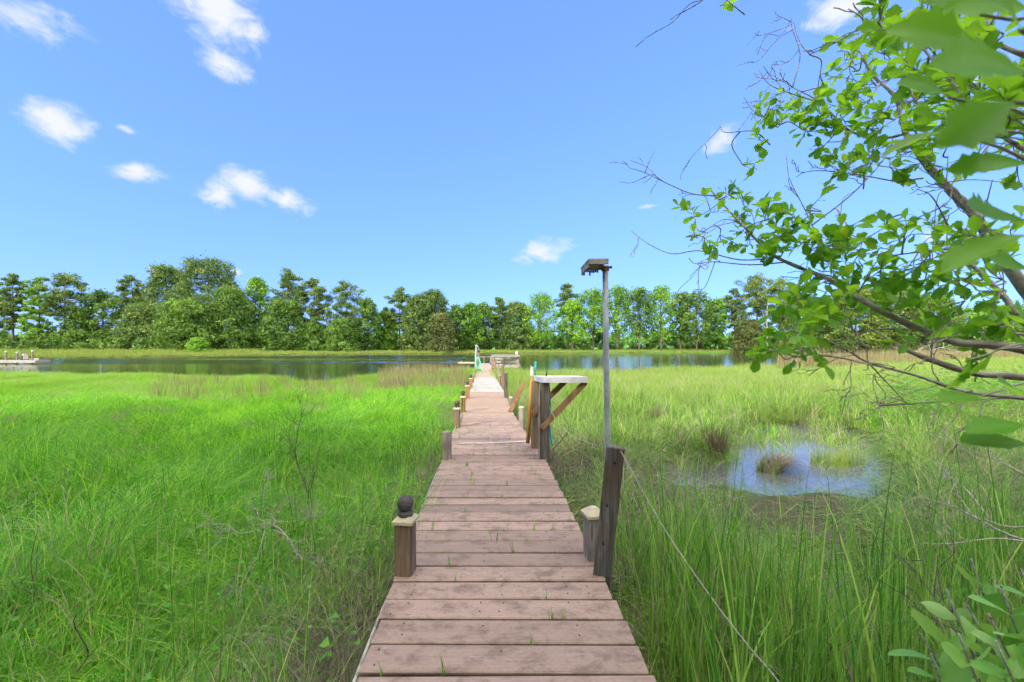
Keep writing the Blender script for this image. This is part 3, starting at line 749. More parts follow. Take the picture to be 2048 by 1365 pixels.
G = 'trees along the far shore'
TREES = [
 ('pine_tree', 'pine', -30, 572, 38, 84, 1, 'pine cut by the left edge of the photo', PINE, .3),
 ('pine_tree', 'pine', 27, 546, 26, 82, 2, 'slim tall pine nearest the left edge, with open crown', PINE, .30),
 ('pine_tree', 'pine', 72, 555, 25, 81, 3, 'slender pine between the two taller pines at far left', MIDL, .22),
 ('pine_tree', 'pine', 128, 547, 40, 82, 4, 'wide flat topped pine with tall bare trunks left of the big grove', PINE, .42),
 ('broadleaf_tree', 'broad', 160, 622, 24, 83, 5, 'low dark tree just right of the flat topped pine', DARKL, .1),
 ('broadleaf_tree', 'broad', 205, 583, 38, 85, 6, 'dark grey green rounded tree left of the big grove', DARKL, .25),
 ('pine_tree', 'pine', 262, 552, 30, 92, 7, 'pine with ragged top rising behind the left of the big grove', PINE, .35),
 ('evergreen_tree', 'dense', 330, 529, 52, 94, 8, 'high left shoulder of the big grove', PINE, None),
 ('evergreen_tree', 'dense', 418, 516, 80, 92, 9, 'tallest and widest dark evergreen at the centre of the big grove', PINE, None),
 ('evergreen_tree', 'dense', 300, 608, 56, 86, 10, 'low spreading evergreen at the left foot of the big grove', PINE, None),
 ('evergreen_tree', 'dense', 372, 600, 58, 84, 11, 'bushy evergreen at the front of the big grove', DARKL, None),
 ('evergreen_tree', 'dense', 462, 575, 46, 89, 12, 'dark right shoulder of the big grove', DARKL, None),
 ('shrub', 'dense', 397, 678, 15, 78, 13, 'small bright green shrub at the water side of the big grove', BRIGHTL, None),
 ('broadleaf_tree', 'broad', 514, 553, 28, 95, 14, 'narrow bright green tree right of the big grove', MIDL, .15),
 ('pine_tree', 'pine', 577, 540, 34, 95, 15, 'tall pine with dark dome above a leafy skirt', PINE, .45),
 ('evergreen_tree', 'dense', 572, 600, 46, 93, 16, 'leafy dark skirt tree under the domed pine', DARKL, None),
 ('pine_tree', 'pine', 630, 558, 32, 96, 17, 'left one of the two round headed pines standing apart', PINE, .36),
 ('pine_tree', 'pine', 690, 566, 38, 96, 18, 'right one of the two round headed pines standing apart', PINE, .32),
 ('evergreen_tree', 'dense', 685, 640, 36, 94, 19, 'dark bush at the foot of the right round headed pine', DARKL, None),
 ('evergreen_tree', 'dense', 628, 645, 26, 94, 38, 'dark bush at the foot of the left round headed pine', DARKL, None),
 ('broadleaf_tree', 'broad', 733, 598, 24, 97, 20, 'dark leafy tree right of the round headed pines', DARKL, .1),
 ('broadleaf_tree', 'broad', 770, 622, 24, 102, 21, 'low bright green tree left of the middle pine', MIDL, .1),
 ('pine_tree', 'pine', 800, 577, 28, 103, 22, 'middle pine with a pointed clumpy head', PINE, .32),
 ('evergreen_tree', 'dense', 838, 590, 36, 102, 23, 'full dark evergreen beside the middle pine', PINE, None),
 ('evergreen_tree', 'dense', 866, 580, 34, 106, 24, 'taller evergreen behind the full dark one', PINE, None),
 ('evergreen_tree', 'dense', 880, 628, 28, 100, 25, 'brownish bushy tree in front of the evergreens', BROWNL, None),
 ('broadleaf_tree', 'broad', 912, 612, 22, 108, 26, 'dark slender tree right of the brownish one', DARKL, .08),
 ('broadleaf_tree', 'broad', 938, 606, 26, 110, 27, 'yellow green leafy tree left of the dock end', MIDL, .08),
 ('broadleaf_tree', 'broad', 966, 606, 26, 114, 28, 'dark leafy tree straight above the hose post', DARKL, .08),
 ('pine_tree', 'pine', 1000, 596, 26, 116, 29, 'shaggy pine straight above the boardwalk end', PINE, .25),
 ('evergreen_tree', 'dense', 1035, 605, 34, 115, 30, 'grey green evergreen right above the dock railing', PINE, None),
 ('broadleaf_tree', 'broad', 1080, 588, 36, 113, 31, 'large bright green tree left of the pole', BRIGHTL, .12),
 ('pine_tree', 'pine', 1135, 570, 26, 118, 32, 'dark pine head sticking up behind the bright trees', PINE, .5),
 ('broadleaf_tree', 'broad', 1145, 602, 30, 113, 33, 'bright yellow green tree in front of the dark pine head', BRIGHTL, .2),
 ('broadleaf_tree', 'broad', 1186, 579, 32, 115, 34, 'green tree with thin trunks just left of the pole', MIDL, .3),
 ('broadleaf_tree', 'broad', 1236, 573, 34, 116, 35, 'tall green tree just right of the pole', MIDL, .25),
 ('broadleaf_tree', 'broad', 1278, 574, 27, 114, 36, 'dark green upright tree second to the right of the pole', DARKL, .25),
 ('broadleaf_tree', 'broad', 1322, 571, 30, 115, 37, 'tall lighter green tree third to the right of the pole', MIDL, .18),
 ('broadleaf_tree', 'broad', 1360, 584, 22, 116, 39, 'slim tree between two wider ones right of the pole', DARKL, .18),
 ('broadleaf_tree', 'broad', 1394, 585, 32, 115, 40, 'broad deep green tree in the right of the row', DARKL, .15),
 ('broadleaf_tree', 'broad', 1432, 598, 26, 117, 41, 'lower pale green tree near the dead trunk', MIDL, .15),
 ('pine_tree', 'pine', 1468, 577, 28, 116, 42, 'blue green pine left of the tall open pine', PINE, .35),
 ('pine_tree', 'pine', 1512, 555, 36, 112, 43, 'tall open pine beside the tips of the overhanging branch', PINE_O, .5),
 ('evergreen_tree', 'dense', 1500, 640, 30, 110, 44, 'brownish cedar low beneath the tall open pine', BROWNL, None),
 ('pine_tree', 'pine', 1560, 556, 36, 108, 45, 'olive pine behind the left tips of the overhanging branch', PINE_O, .35),
 ('evergreen_tree', 'dense', 1600, 590, 40, 104, 46, 'olive evergreen low behind the overhanging branch', PINE_O, None),
 ('evergreen_tree', 'dense', 1655, 600, 44, 102, 47, 'dark evergreen behind the middle of the overhanging branch', PINE, None),
 ('evergreen_tree', 'dense', 1712, 575, 56, 100, 48, 'large olive pine seen through the branch leaves', PINE_O, .08),
 ('evergreen_tree', 'dense', 1790, 572, 62, 97, 49, 'yellowish domed tree seen through the branch at right', PINE_O, .06),
 ('evergreen_tree', 'dense', 1862, 590, 50, 95, 50, 'dark domed tree right of the yellowish one', PINE, None),
 ('broadleaf_tree', 'broad', 1925, 622, 44, 97, 51, 'lower green tree behind the thick branches at right', MIDL, .1),
 ('broadleaf_tree', 'broad', 2010, 610, 50, 100, 52, 'green tree at the right edge behind the branches', MIDL, .1),
 ('evergreen_tree', 'dense', 2110, 590, 60, 104, 53, 'dark tree cut by the right edge of the photo', PINE, None),
]
for (nm, kd, px, ty, hw, Y, sd, lb, lf, st) in TREES:
    tree(nm, kd, px, ty, hw, Y, sd, lb, lf, st, group=G)
# dead pale snag in the row
sn = empty('dead_tree', (at(1534, 0, 106).x, 106, -.3), 'pale bare dead trunk standing under the tall open pine', 'tree')
b = MB(); b.tube([at(1534, 704, 106), at(1535, 670, 106), at(1533, 640, 106), at(1536, 600, 106)], [.20, .16, .12, .05], 8)
b.build('trunk', M['dead'], sn, True)
b = MB(); b.tube([at(1534, 672, 106), at(1541, 665, 105.5), at(1547, 655, 105)], [.1, .07, .03], 6); b.tube([at(1533, 645, 106), at(1527, 632, 106), at(1525, 622, 106)], [.09, .06, .02], 6); b.build('branch', M['dead'], sn, True)

# shade trees behind the camera (the photographer stands at the wood's edge)
for i, (x, y, H, Rd) in enumerate([(-2, -8, 8.6, 4.2), (-8, -8, 8.6, 4.4), (-14, -7.5, 9.0, 4.4), (-20, -6.5, 9.0, 4.4), (-26, -5.5, 9.0, 4.4), (3.5, -8, 8.2, 4), (-5, -12.5, 9.9, 4.6), (-12, -12.5, 9.9, 4.6), (-19, -12, 9.9, 4.6), (9, -8, 7.3, 3.6)]):
    rng = np.random.RandomState(100 + i)
    root = empty('shade_tree', (x, y, -.2), 'leafy tree of the wood edge standing behind the viewer', 'tree', 'trees behind the viewer')
    b = MB(); b.tube([(x, y, -.6), (x + .1, y, H * .4), (x, y + .1, H * .85)], [.2, .15, .05], 8)
    C, RR, T = [], [], []
    for k in range(70):
        u = (k + .5) / 70; a = k * 2.4; L = Rd * math.sin(math.pi * (.16 + .76 * u)) ** .6 * math.sqrt(rng.rand())
        q = np.array([x + math.cos(a) * L, y + math.sin(a) * L, H * (.2 + .78 * u)])
        limb(b, (x, y, H * (.15 + .6 * u)), q, .06, .02, rng, -.05); s = 1.0 + .5 * rng.rand(); C.append(q); RR.append((s, s, s * .8)); T.append(.5 + .2 * rng.normal())
    Vv, Q, tt = cards(rng, np.array(C), np.array(RR), 130, .22, .6, np.array(T), .3)
    b.build('trunk', M['bark_far'], root, True); link_mesh('crown', np_mesh('crown', Vv, Q, tt), MIDL, root)

# undergrowth, far wood
rng = np.random.RandomState(55); C, RR, T = [], [], []
for px in np.arange(-300, 2400, 6.5):
    if rng.rand() < .25 and (545 < px < 660 or 730 < px < 775 or 1215 < px < 1262 or 1285 < px < 1300): continue
    yf = np.interp(px, *FAR); Y = yf + rng.uniform(14, 26); x = (px - 1024) / F * Y
    hpx = rng.uniform(10, 46) * (1.0 if not (545 < px < 660 or 730 < px < 775 or 1215 < px < 1300) else .35); g = float(ground_h(x, Y)); h = hpx / F * Y
    for k in range(3 + int(h * 1.5)):
        s = rng.uniform(.5, 1.0); C.append((x + rng.normal() * .6, Y + rng.normal() * .8, g + rng.rand() * h)); RR.append((s, s, s * .8)); T.append(.4 + .25 * rng.normal())
Vv, Q, tt = cards(rng, np.array(C), np.array(RR), 55, .24, .55, np.array(T))
tag(link_mesh('undergrowth', np_mesh('undergrowth', Vv, Q, tt), DARKL), 'dark tangled undergrowth beneath the far shore trees', 'undergrowth', kind='stuff')
C, RR, T = [], [], []
for px in np.arange(-900, 3000, 5):
    Y = rng.uniform(300, 380); x = (px - 1024) / F * Y; g = float(ground_h(x, Y)); h = rng.uniform(7, 12)
    for k in range(5):
        s = rng.uniform(1.6, 2.8); C.append((x + rng.normal() * 1.5, Y, g + h * (k + .5) / 5)); RR.append((s, s, s)); T.append(.5 + .2 * rng.normal())
Vv, Q, tt = cards(rng, np.array(C), np.array(RR), 40, .8, .6, np.array(T))
tag(link_mesh('far_wood', np_mesh('far_wood', Vv, Q, tt), MIDL), 'distant line of woods glimpsed between the far trunks', 'wood', kind='stuff')

# ------------------------------------------------------------------ grasses (instanced tufts, each stand one object)
def blades(name, seed, n, rad, h, hs_, w_, lean, spread, segs=4, droop=.5, curl=0.0, flat=False):
    rng = np.random.RandomState(seed)
    a0 = rng.rand(n) * 6.283; rr_ = rad * np.sqrt(rng.rand(n)); root = np.stack([rr_ * np.cos(a0), rr_ * np.sin(a0), np.zeros(n)], 1)
    hh = h * (1 + hs_ * rng.normal(size=n)).clip(.3, 1.8)
    dirv = np.stack([lean + spread * rng.normal(size=n), spread * rng.normal(size=n)], 1)
    side = np.stack([-np.sin(a0 * 1.7), np.cos(a0 * 1.7), np.zeros(n)], 1)
    Vs = []; 
    for i in range(segs + 1):
        t = i / segs
        off = dirv * (hh * (t * .2 + droop * t ** 2.2 * .8))[:, None]
        mag = np.sqrt((off ** 2).sum(1)); z = hh * t * np.sqrt(np.clip(1 - (mag / (hh * 1.35)) ** 2, .08, 1)) * (1 - .30 * droop * t ** 3 * np.minimum(1.4, np.linalg.norm(dirv, axis=1)))
        c = root + np.concatenate([off, z[:, None]], 1)
        wv = (w_ * (1 - t) ** .7 * (.75 + .5 * t if t < .5 else 1)) if i < segs else w_ * .06
        Vs.append(c - side * wv / 2); Vs.append(c + side * wv / 2)
    A = np.stack(Vs, 1).reshape(-1, 3); k = 2 * (segs + 1); Q = []
    idx = np.arange(n) * k
    for i in range(segs): Q.append(np.stack([idx + 2 * i, idx + 2 * i + 1, idx + 2 * i + 3, idx + 2 * i + 2], 1))
    return np_mesh(name, A, np.concatenate(Q), np.repeat(rng.rand(n), k))

def scatter(name, metas, material, P, rotz, scl, label, cat, seed=0, tilt=None):
    """one stuff object: tufts placed by a geometry-nodes modifier on its own points"""
    rng = np.random.RandomState(seed); n = len(P)
    coll = bpy.data.collections.new(name + '_tufts')
    for i, me in enumerate(metas):
        me.materials.append(material); ob = bpy.data.objects.new('%s_tuft_%02d' % (name, i), me); coll.objects.link(ob)
    me = bpy.data.meshes.new(name); me.vertices.add(n); me.vertices.foreach_set('co', np.asarray(P, np.float32).ravel())
    rot = np.zeros((n, 3), np.float32); rot[:, 2] = rotz
    if tilt is not None: rot[:, :2] = tilt
    for an, ty, key, arr in (('rot', 'FLOAT_VECTOR', 'vector', rot), ('scl', 'FLOAT_VECTOR', 'vector', np.asarray(scl, np.float32)), ('pick', 'INT', 'value', rng.randint(0, len(metas), n).astype(np.int32))):
        a = me.attributes.new(an, ty, 'POINT'); a.data.foreach_set(key, arr.ravel())
    o = bpy.data.objects.new(name, me); COL.objects.link(o)
    ng = bpy.data.node_groups.new(name, 'GeometryNodeTree')
    ng.interface.new_socket('Geometry', in_out='INPUT', socket_type='NodeSocketGeometry'); ng.interface.new_socket('Geometry', in_out='OUTPUT', socket_type='NodeSocketGeometry')
    N, L = ng.nodes, ng.links
    gi, go = N.new('NodeGroupInput'), N.new('NodeGroupOutput')
    ci = N.new('GeometryNodeCollectionInfo'); ci.inputs['Collection'].default_value = coll; ci.inputs['Separate Children'].default_value = True; ci.inputs['Reset Children'].default_value = True
    ip = N.new('GeometryNodeInstanceOnPoints'); ip.inputs['Pick Instance'].default_value = True
    def na(nm_, ty):
        q = N.new('GeometryNodeInputNamedAttribute'); q.data_type = ty; q.inputs['Name'].default_value = nm_; return q.outputs['Attribute']
    L.new(gi.outputs[0], ip.inputs['Points']); L.new(ci.outputs[0], ip.inputs['Instance'])
    L.new(na('pick', 'INT'), ip.inputs['Instance Index']); L.new(na('rot', 'FLOAT_VECTOR'), ip.inputs['Rotation']); L.new(na('scl', 'FLOAT_VECTOR'), ip.inputs['Scale'])
    L.new(ip.outputs[0], go.inputs[0])
    o.modifiers.new('tufts', 'NODES').node_group = ng
    return tag(o, label, cat, kind='stuff')

def sample(rng, y0, y1, dens, fan=1.62, tlo=None, thi=None):
    """random ground points in the wedge in front of the camera between depths y0 and y1"""
    A = fan * (y1 * y1 - y0 * y0); n = int(A * dens)
    y = np.sqrt(rng.rand(n) * (y1 * y1 - y0 * y0) + y0 * y0); x = (rng.rand(n) * 2 - 1) * fan * y
    if tlo is not None: k = (x / y > tlo) & (x / y < thi); x, y = x[k], y[k]
    return x, y
def on_dock(x, y, mrg=.03):
    return (x > np.interp(y, EY, EL_) - mrg) & (x < np.interp(y, EY, ER_) + mrg) & (y < 41)
def flow(x, y): return 2.2 * nz(x * .28, y * .28) + .8 * nz(x * .9 + 7, y * .9)
def stand(name, metas, material, x, y, smin, smax, label, cat, seed, keep=None, wet=.06, hscale=None, jitter=.5, dz=-.02):
    rng = np.random.RandomState(seed); g = ground_h(x, y)
    k = ~on_dock(x, y) & ((g > WATER + .03) | ((rng.rand(len(x)) < wet) & (g > WATER - .35)))
    if keep is not None: k &= keep
    x, y, g = x[k], y[k], g[k]; n = len(x)
    s = smin + (smax - smin) * rng.rand(n); hz = s * (1 if hscale is None else hscale(x, y))
    P = np.stack([x, y, np.maximum(g, WATER - .05) + dz], 1)
    return scatter(name, metas, material, P, flow(x, y) + jitter * rng.normal(size=n), np.stack([s, s, hz], 1), label, cat, seed)

GR_MEADOW = grassmat('meadow_blades', [(.022, .12, .006), (.12, .41, .012), (.46, .72, .05)], (.44, .38, .21), .06, ((.27, .42, .045), (.17, .35, .03)), (9, 17), .45)
GR_CORD = grassmat('cordgrass_blades', [(.025, .09, .012), (.17, .36, .035), (.62, .72, .18)], (.56, .48, .31), .17, ((.29, .40, .07), (.19, .34, .04)), (8, 15), .45)
GR_FAR = grassmat('far_blades', [(.17, .25, .035), (.22, .31, .045), (.27, .35, .065)], (.32, .28, .17), .06, ((.22, .33, .05), (.17, .28, .04)), (500, 600))
GR_REED = grassmat('reed_blades', [(.055, .19, .022), (.20, .42, .045), (.46, .62, .12)], (.42, .33, .19), .06, ((.3, .45, .08), (.2, .4, .05)), (30, 40), .45)
GR_TAN = grassmat('dry_blades', [(.24, .20, .095), (.30, .25, .13), (.36, .30, .17)], (.15, .14, .06), .25, ((.35, .29, .15), (.28, .24, .11)), (30, 60), .3)
GR_THATCH = grassmat('thatch_blades', [(.06, .045, .03), (.15, .12, .08), (.36, .30, .21)], (.40, .34, .24), .12, ((.2, .3, .05), (.14, .26, .03)), (50, 60), .2)

rg = np.random.RandomState(21)
fine = [blades('fine', 30 + i, 40,   .11, .34, .28, .0050, 1.1, .70, 6, 1.0) for i in range(5)]
fine_mid = [blades('finemid', 35 + i, 34, .14, .36, .28, .0080, 1.05, .70, 6, 1.0) for i in range(5)]
fine_far = [blades('finefar', 40 + i, 44, .18, .38, .25, .0105, .9, .60, 5, .9) for i in range(5)]
mid = [blades('mid', 50 + i, 28, .10, .44, .42, .0062, .45, 1.0, 6, 1.1) for i in range(5)]
mid_mid = [blades('midmid', 55 + i, 28, .13, .42, .42, .0092, .45, .95, 6, 1.1) for i in range(5)]
mid_far = [blades('midfar', 60 + i, 40, .18, .40, .28, .0115, .35, .55, 5, .8) for i in range(5)]
# left: fine combed meadow grass
def clumpy(x, y, lo=-.5, f=2.6): return nz(x * f, y * f) + .8 * rg.rand(len(x)) > lo
x, y = sample(rg, .7, 3.2, 170); k = (x < -.4) & clumpy(x, y); x, y = x[k], y[k]
HM = lambda x, y: 1 + .34 * nz(x * 1.1, y * 1.1)
stand('meadow_grass', fine, GR_MEADOW, x, y, .75, 1.15, 'fine bright green combed grass left of the boardwalk near the viewer', 'grass', 1, hscale=HM, jitter=.8, dz=.02)
x, y = sample(rg, 3.0, 7.0, 95); k = (x < -.4) & clumpy(x, y); x, y = x[k], y[k]
stand('combed_grass', fine_mid, GR_MEADOW, x, y, .75, 1.2, 'bright green combed grass in the middle of the left meadow', 'grass', 19, hscale=HM, jitter=.8, dz=.02)
x, y = sample(rg, 6.0, 30, 62); k = (x < -.4 - .06 * y); x, y = x[k], y[k]; ys, _ = shores(x, y); kk = y < ys + .5
stand('shore_grass', fine_far, GR_MEADOW, x[kk], y[kk], .8, 1.25, 'yellow green marsh grass along the left creek edge', 'grass', 2, hscale=lambda x, y: 1 + .22 * nz(x * .6, y * .6))
# right: coarser cordgrass
HC = lambda x, y: (1 + .32 * nz(x * .9, y * .9)) * (1 - .74 * sstep(1.1, .95, np.minimum(pool_d(x * (y + .7) / y, y + .7), pool_d(x * (y + 1.5) / y, y + 1.5))) * sstep(3.0, 3.8, y)) * (1 - .6 * sstep(3.2, 4.2, y) * sstep(.25, .4, x / y) * sstep(1.05, .9, x / y) * sstep(7.4, 6.4, y))
def off_shrub(x, y): return (x - 1.28) ** 2 + (y - .98) ** 2 > .42 ** 2
x, y = sample(rg, .7, 3.2, 150); k = (x > .2) & clumpy(x, y, .15, 2.2) & off_shrub(x, y); x, y = x[k], y[k]
stand('cordgrass', mid, GR_CORD, x, y, .65, 1.0, 'tangled green and straw coloured cordgrass right of the boardwalk near the viewer', 'grass', 3, hscale=HC, jitter=1.6, wet=.015)
x, y = sample(rg, 3.0, 7.0, 75); k = (x > .2) & clumpy(x, y, -.1, 1.6) & ((pool_d(x * (y + .8) / y, y + .8) > 1.05) | (rg.rand(len(x)) < .5)); x, y = x[k], y[k]
stand('pool_grass', mid_mid, GR_CORD, x, y, .65, 1.05, 'mixed green cordgrass between the boardwalk and the pool', 'grass', 20, hscale=HC, jitter=1.6, wet=.01)
x, y = sample(rg, 6.0, 80, 26, 1.62); k = (x > -.3 - .06 * y); x, y = x[k], y[k]; ys, _ = shores(x, y); kk = (y < ys + .6) & (rg.rand(len(x)) < np.where(y > 25, .45, 1)) & ((y > 16) | clumpy(x, y, -.1, .9))
stand('meadow_cordgrass', mid_far + fine_far[:2], GR_CORD, np.concatenate([x[kk]]), y[kk], .8, 1.35, 'yellow green cordgrass meadow right of the boardwalk towards the creek', 'grass', 4, hscale=lambda x, y: 1 + .25 * nz(x * .5, y * .5), jitter=1.0, wet=.02)
x, y = sample(rg, 6.0, 26, 40, 1.62); k = (x > -.3 - .06 * y) ; x, y = x[k], y[k]; ys, _ = shores(x, y); kk = (y < ys + .6) & ((y > 16) | clumpy(x, y, -.1, .9))
stand('tussock_grass', [blades('mf2', 70 + i, 40, .18, .38, .25, .0105, .45, .5, 5, .8) for i in range(3)], GR_CORD, x[kk], y[kk], .75, 1.2, 'denser green tussocks around the far side of the pools', 'grass', 5, hscale=lambda x, y: 1 + .25 * nz(x * .8, y * .8), jitter=1.0, wet=.02)
# reeds lower right and some on the left
reeds = [blades('reed', 80 + i, 10, .10, .78, .26, .0130, .12, .22, 6, .55) for i in range(6)]
n = 640; x = rg.uniform(.75, 4.0, n); y = rg.uniform(.85, 3.0, n); k = (x / y < 1.9) & off_shrub(x, y)
stand('reeds', reeds, GR_REED, x[k], y[k], .6, 1.12, 'long broad green reed blades in front of the pool at lower right', 'reeds', 6, wet=.5, jitter=2.5)
n = 150; x = rg.uniform(-3.2, -.75, n); y = rg.uniform(.9, 5.5, n); k = x / y > -1.6
stand('sedge', reeds[:4], GR_REED, x[k], y[k], .5, .85, 'scattered long sedge blades in the grass left of the boardwalk', 'sedge', 7, jitter=2.5)
# dead thatch beside the walkway
th = [blades('thatch', 90 + i, 34, .13, .42, .35, .0042, .3, 1.1, 6, 1.1) for i in range(4)]
yy = .8 + 8.5 * rg.rand(2700) ** 1.5; xx = np.interp(yy, EY, EL_) - np.abs(rg.normal(size=2700)) * .20 - .03
stand('thatch', th, GR_THATCH, xx, yy, .6, 1.1, 'dead brown grass thatch along the left side of the boardwalk', 'dead grass', 8, jitter=3)
yy = rg.uniform(2.5, 12, 260); xx = np.interp(yy, EY, ER_) + np.abs(rg.normal(size=260)) * .35 + .05
stand('dry_tangle', th, GR_THATCH, xx, yy, .8, 1.3, 'dry brown tangle of grass along the right side of the boardwalk', 'dead grass', 9, jitter=3)
n = 420; x = rg.uniform(.9, 6.5, n); y = rg.uniform(1.5, 7.5, n); k = (x / y < 1.6) & off_shrub(x, y) & (pool_d(x, y) > 1.25) & (pool_d(x, y + 1.0) > 1.1)
stand('fallen_straw', th, GR_THATCH, x[k], y[k], .9, 1.6, 'fallen pale straw strands strewn through the grass around the pools', 'straw', 22, jitter=3)
# tan reeds: along left meadow back, right far scrub
tn = [blades('tan', 110 + i, 24, .16, .62, .25, .009, .15, .22, 4, .4) for i in range(4)]
px = np.concatenate([rg.uniform(760, 935, 420), rg.uniform(1190, 1300, 50), rg.uniform(300, 760, 120)]); Y = np.concatenate([rg.uniform(13, 25, 420), rg.uniform(19, 23, 50), rg.uniform(11, 17, 120)])
x = (px - 1024) / F * Y; ys, _ = shores(x, Y); k = Y < ys + .3
stand('tan_grass', tn, GR_TAN, x[k], Y[k], .75, 1.25, 'tan dry grass heads standing near the creek by the boardwalk', 'dry grass', 10, jitter=2)
px = rg.uniform(1560, 2300, 2600); Y = rg.uniform(24, 60, 2600); x = (px - 1024) / F * Y; ys, _ = shores(x, Y); k = (Y < ys + .5) & (Y > ys * .62)
stand('dry_scrub', tn, GR_TAN, x[k], Y[k], 1.2, 2.3, 'pale tan dry scrub on the right behind the green meadow', 'scrub', 12, jitter=2)
# far shore strip
fg = [blades('farg', 120 + i, 40, .8, .55, .3, .05, .1, .3, 3, .4) for i in range(4)]
px = rg.uniform(-500, 2500, 9000); yf = np.interp(px, *FAR); Y = yf + rg.uniform(-.6, 12, 9000) ** 1.0; x = (px - 1024) / F * Y
stand('far_shore_grass', fg, GR_FAR, x, Y, .55, 1.0, 'bright yellow green grass strip on the far bank', 'grass', 13, jitter=2, wet=.2)
px = rg.uniform(-500, 520, 1500); yf = np.interp(px, *FAR); Y = yf + rg.uniform(6, 14, 1500); x = (px - 1024) / F * Y
GR_DULL = grassmat('dull_blades', [(.20, .17, .12), (.27, .23, .16), (.15, .20, .07)], (.3, .24, .18), .2, ((.2, .3, .05), (.14, .26, .03)), (900, 999), .2)
stand('far_reeds', fg, GR_DULL, x, Y, .9, 1.7, 'dull brown reed strip behind the far bank at left', 'reeds', 14, jitter=2)
px = rg.uniform(560, 2300, 1500); yf = np.interp(px, *FAR); Y = yf + rg.uniform(9, 16, 1500); x = (px - 1024) / F * Y
stand('bank_weeds', fg, GR_DULL, x, Y, .5, 1.0, 'greyish weeds at the foot of the far trees', 'weeds', 15, jitter=2)
# sprouts in the gaps of the deck
sp_ = [blades('sprout', 130 + i, 4, .008, .055, .4, .0038, .1, .35, 3, .4) for i in range(4)]
n = 130; kk = rg.randint(27, 64, n); yy = -3.0 + kk * PITCH - .006; fx = np.where(rg.rand(n) < .5, rg.choice([.12, .3, .44, .56, .7, .86], n) + rg.normal(size=n) * .02, rg.rand(n)); xx = np.interp(yy, EY, EL_) * (1 - fx) + np.interp(yy, EY, ER_) * fx
k = (xx > np.interp(yy, EY, EL_) + .02) & (xx < np.interp(yy, EY, ER_) - .02); n = k.sum(); s = rg.uniform(.6, 1.5, n)
scatter('sprouts', sp_, GR_MEADOW, np.stack([xx[k], yy[k], deck_z(yy[k]) - .015], 1), rg.rand(n) * 6, np.stack([s, s, s], 1), 'small green sprouts growing in the gaps between planks', 'sprouts', 16)
# small leafy vines among the left grass
def vine(seed):
    rng = np.random.RandomState(seed); n = 9; A, Q, T = [], [], []
    for i in range(n):
        c = np.array([rng.normal() * .07, rng.normal() * .07, rng.uniform(.22, .44)]); a = rng.rand() * 6.28; d = np.array([math.cos(a), math.sin(a), rng.uniform(-.3, .5)]); d /= np.linalg.norm(d)
        s_ = np.cross(d, [0, 0, 1.]); s_ /= np.linalg.norm(s_); L = rng.uniform(.018, .034); up = np.cross(s_, d)
        b0 = len(A); A += [c, c + d * L * .15 + s_ * L * .55 + up * .004, c + d * L * 1.2, c + d * L * .15 - s_ * L * .55 + up * .004]; Q.append([b0, b0 + 1, b0 + 2, b0 + 3]); T += [rng.rand()] * 4
    return np_mesh('vine', A, Q, T)
x, y = sample(rg, .9, 9, 13); k = (x < -.6) & (nz(x * .5 + 3, y * .5) > -.15); x, y = x[k], y[k]
stand('vines', [vine(i) for i in range(6)], leafmat('vine_leaves', [(0, (.05, .19, .02)), (1, (.13, .33, .035))], .4), x, y, .8, 1.3, 'small arrow shaped leaves of vines among the left grass', 'vines', 17, jitter=3)
x, y = sample(rg, 7.5, 12, 22, 1.62, .95, 1.5)
stand('broad_weeds', [vine(i + 20) for i in range(4)], leafmat('weed_leaves', [(0, (.05, .19, .02)), (1, (.12, .30, .035))], .4), x, y, 1.6, 2.8, 'broad leaved green weeds right of the pool', 'weeds', 18, jitter=3)

# brown dead tussocks standing by the pool
def tussock(px, py, Yt, rad, h, lean, label, seed, dr):
    x = (px - 1024) / F * Yt; g = max(float(ground_h(x, Yt)), WATER - .05)
    me = blades('tussock', seed, 650, rad, h, .3, .009, lean, .36, 6, dr); o = link_mesh('tussock', me, GR_THATCH); o.location = (x, Yt, g - .02); o.rotation_euler[2] = .2
    return tag(o, label, 'tussock', 'dead tussocks by the pool')
tussock(1432, 895, 6.7, .14, .52, -.1, 'upright brown dead tussock at the left end of the pool', 301, .5)
tussock(1535, 935, 6.1, .15, .40, 1.2, 'low brown dead tussock flopped over into the pool', 302, 1.0)
tussock(1318, 835, 9.0, .2, .36, .2, 'dark brown dead tussock left of the pool in the green grass', 303, .7)
n = 9000; x = rg.uniform(1.6, 8, n); y = rg.uniform(4.8, 10.5, n); pd_ = pool_d(x, y); k = (pd_ > .95) & (pd_ < 1.22) & (nz(x * 2.4, y * 2.4) > .15) & (y > 6.0); x, y = x[k], y[k]
stand('rim_tufts', mid_mid[:3], GR_CORD, x, y, .5, .95, 'ragged green tufts along the rim of the pool', 'grass', 23, jitter=3, wet=.5)
n = 150; x = rg.uniform(1.6, 7.5, n); y = rg.uniform(4.8, 9.5, n); pd_ = pool_d(x, y); k = (pd_ < .95) & (nz(x * 2.3 + 5, y * 2.3) > .05); x, y = x[k], y[k]
stand('pool_shoots', [blades('shoot', 140 + i, 7, .07, .30, .35, .008, .1, .35, 5, .6) for i in range(4)], GR_CORD, x, y, .6, 1.1, 'sparse green shoots standing in the water of the pool', 'shoots', 24, jitter=3, wet=1)
gt = [blades('islet', 310 + i, 520, .30, .26, .3, .007, .1, .5, 4, .6) for i in range(1)][0]
o = link_mesh('grass_islet', gt, GR_FAR); o.location = (at(1675, 0, 6.5).x, 6.5, WATER - .02); o.scale = (1.4, .8, 1); tag(o, 'small yellow green grass islet inside the pool', 'grass islet')

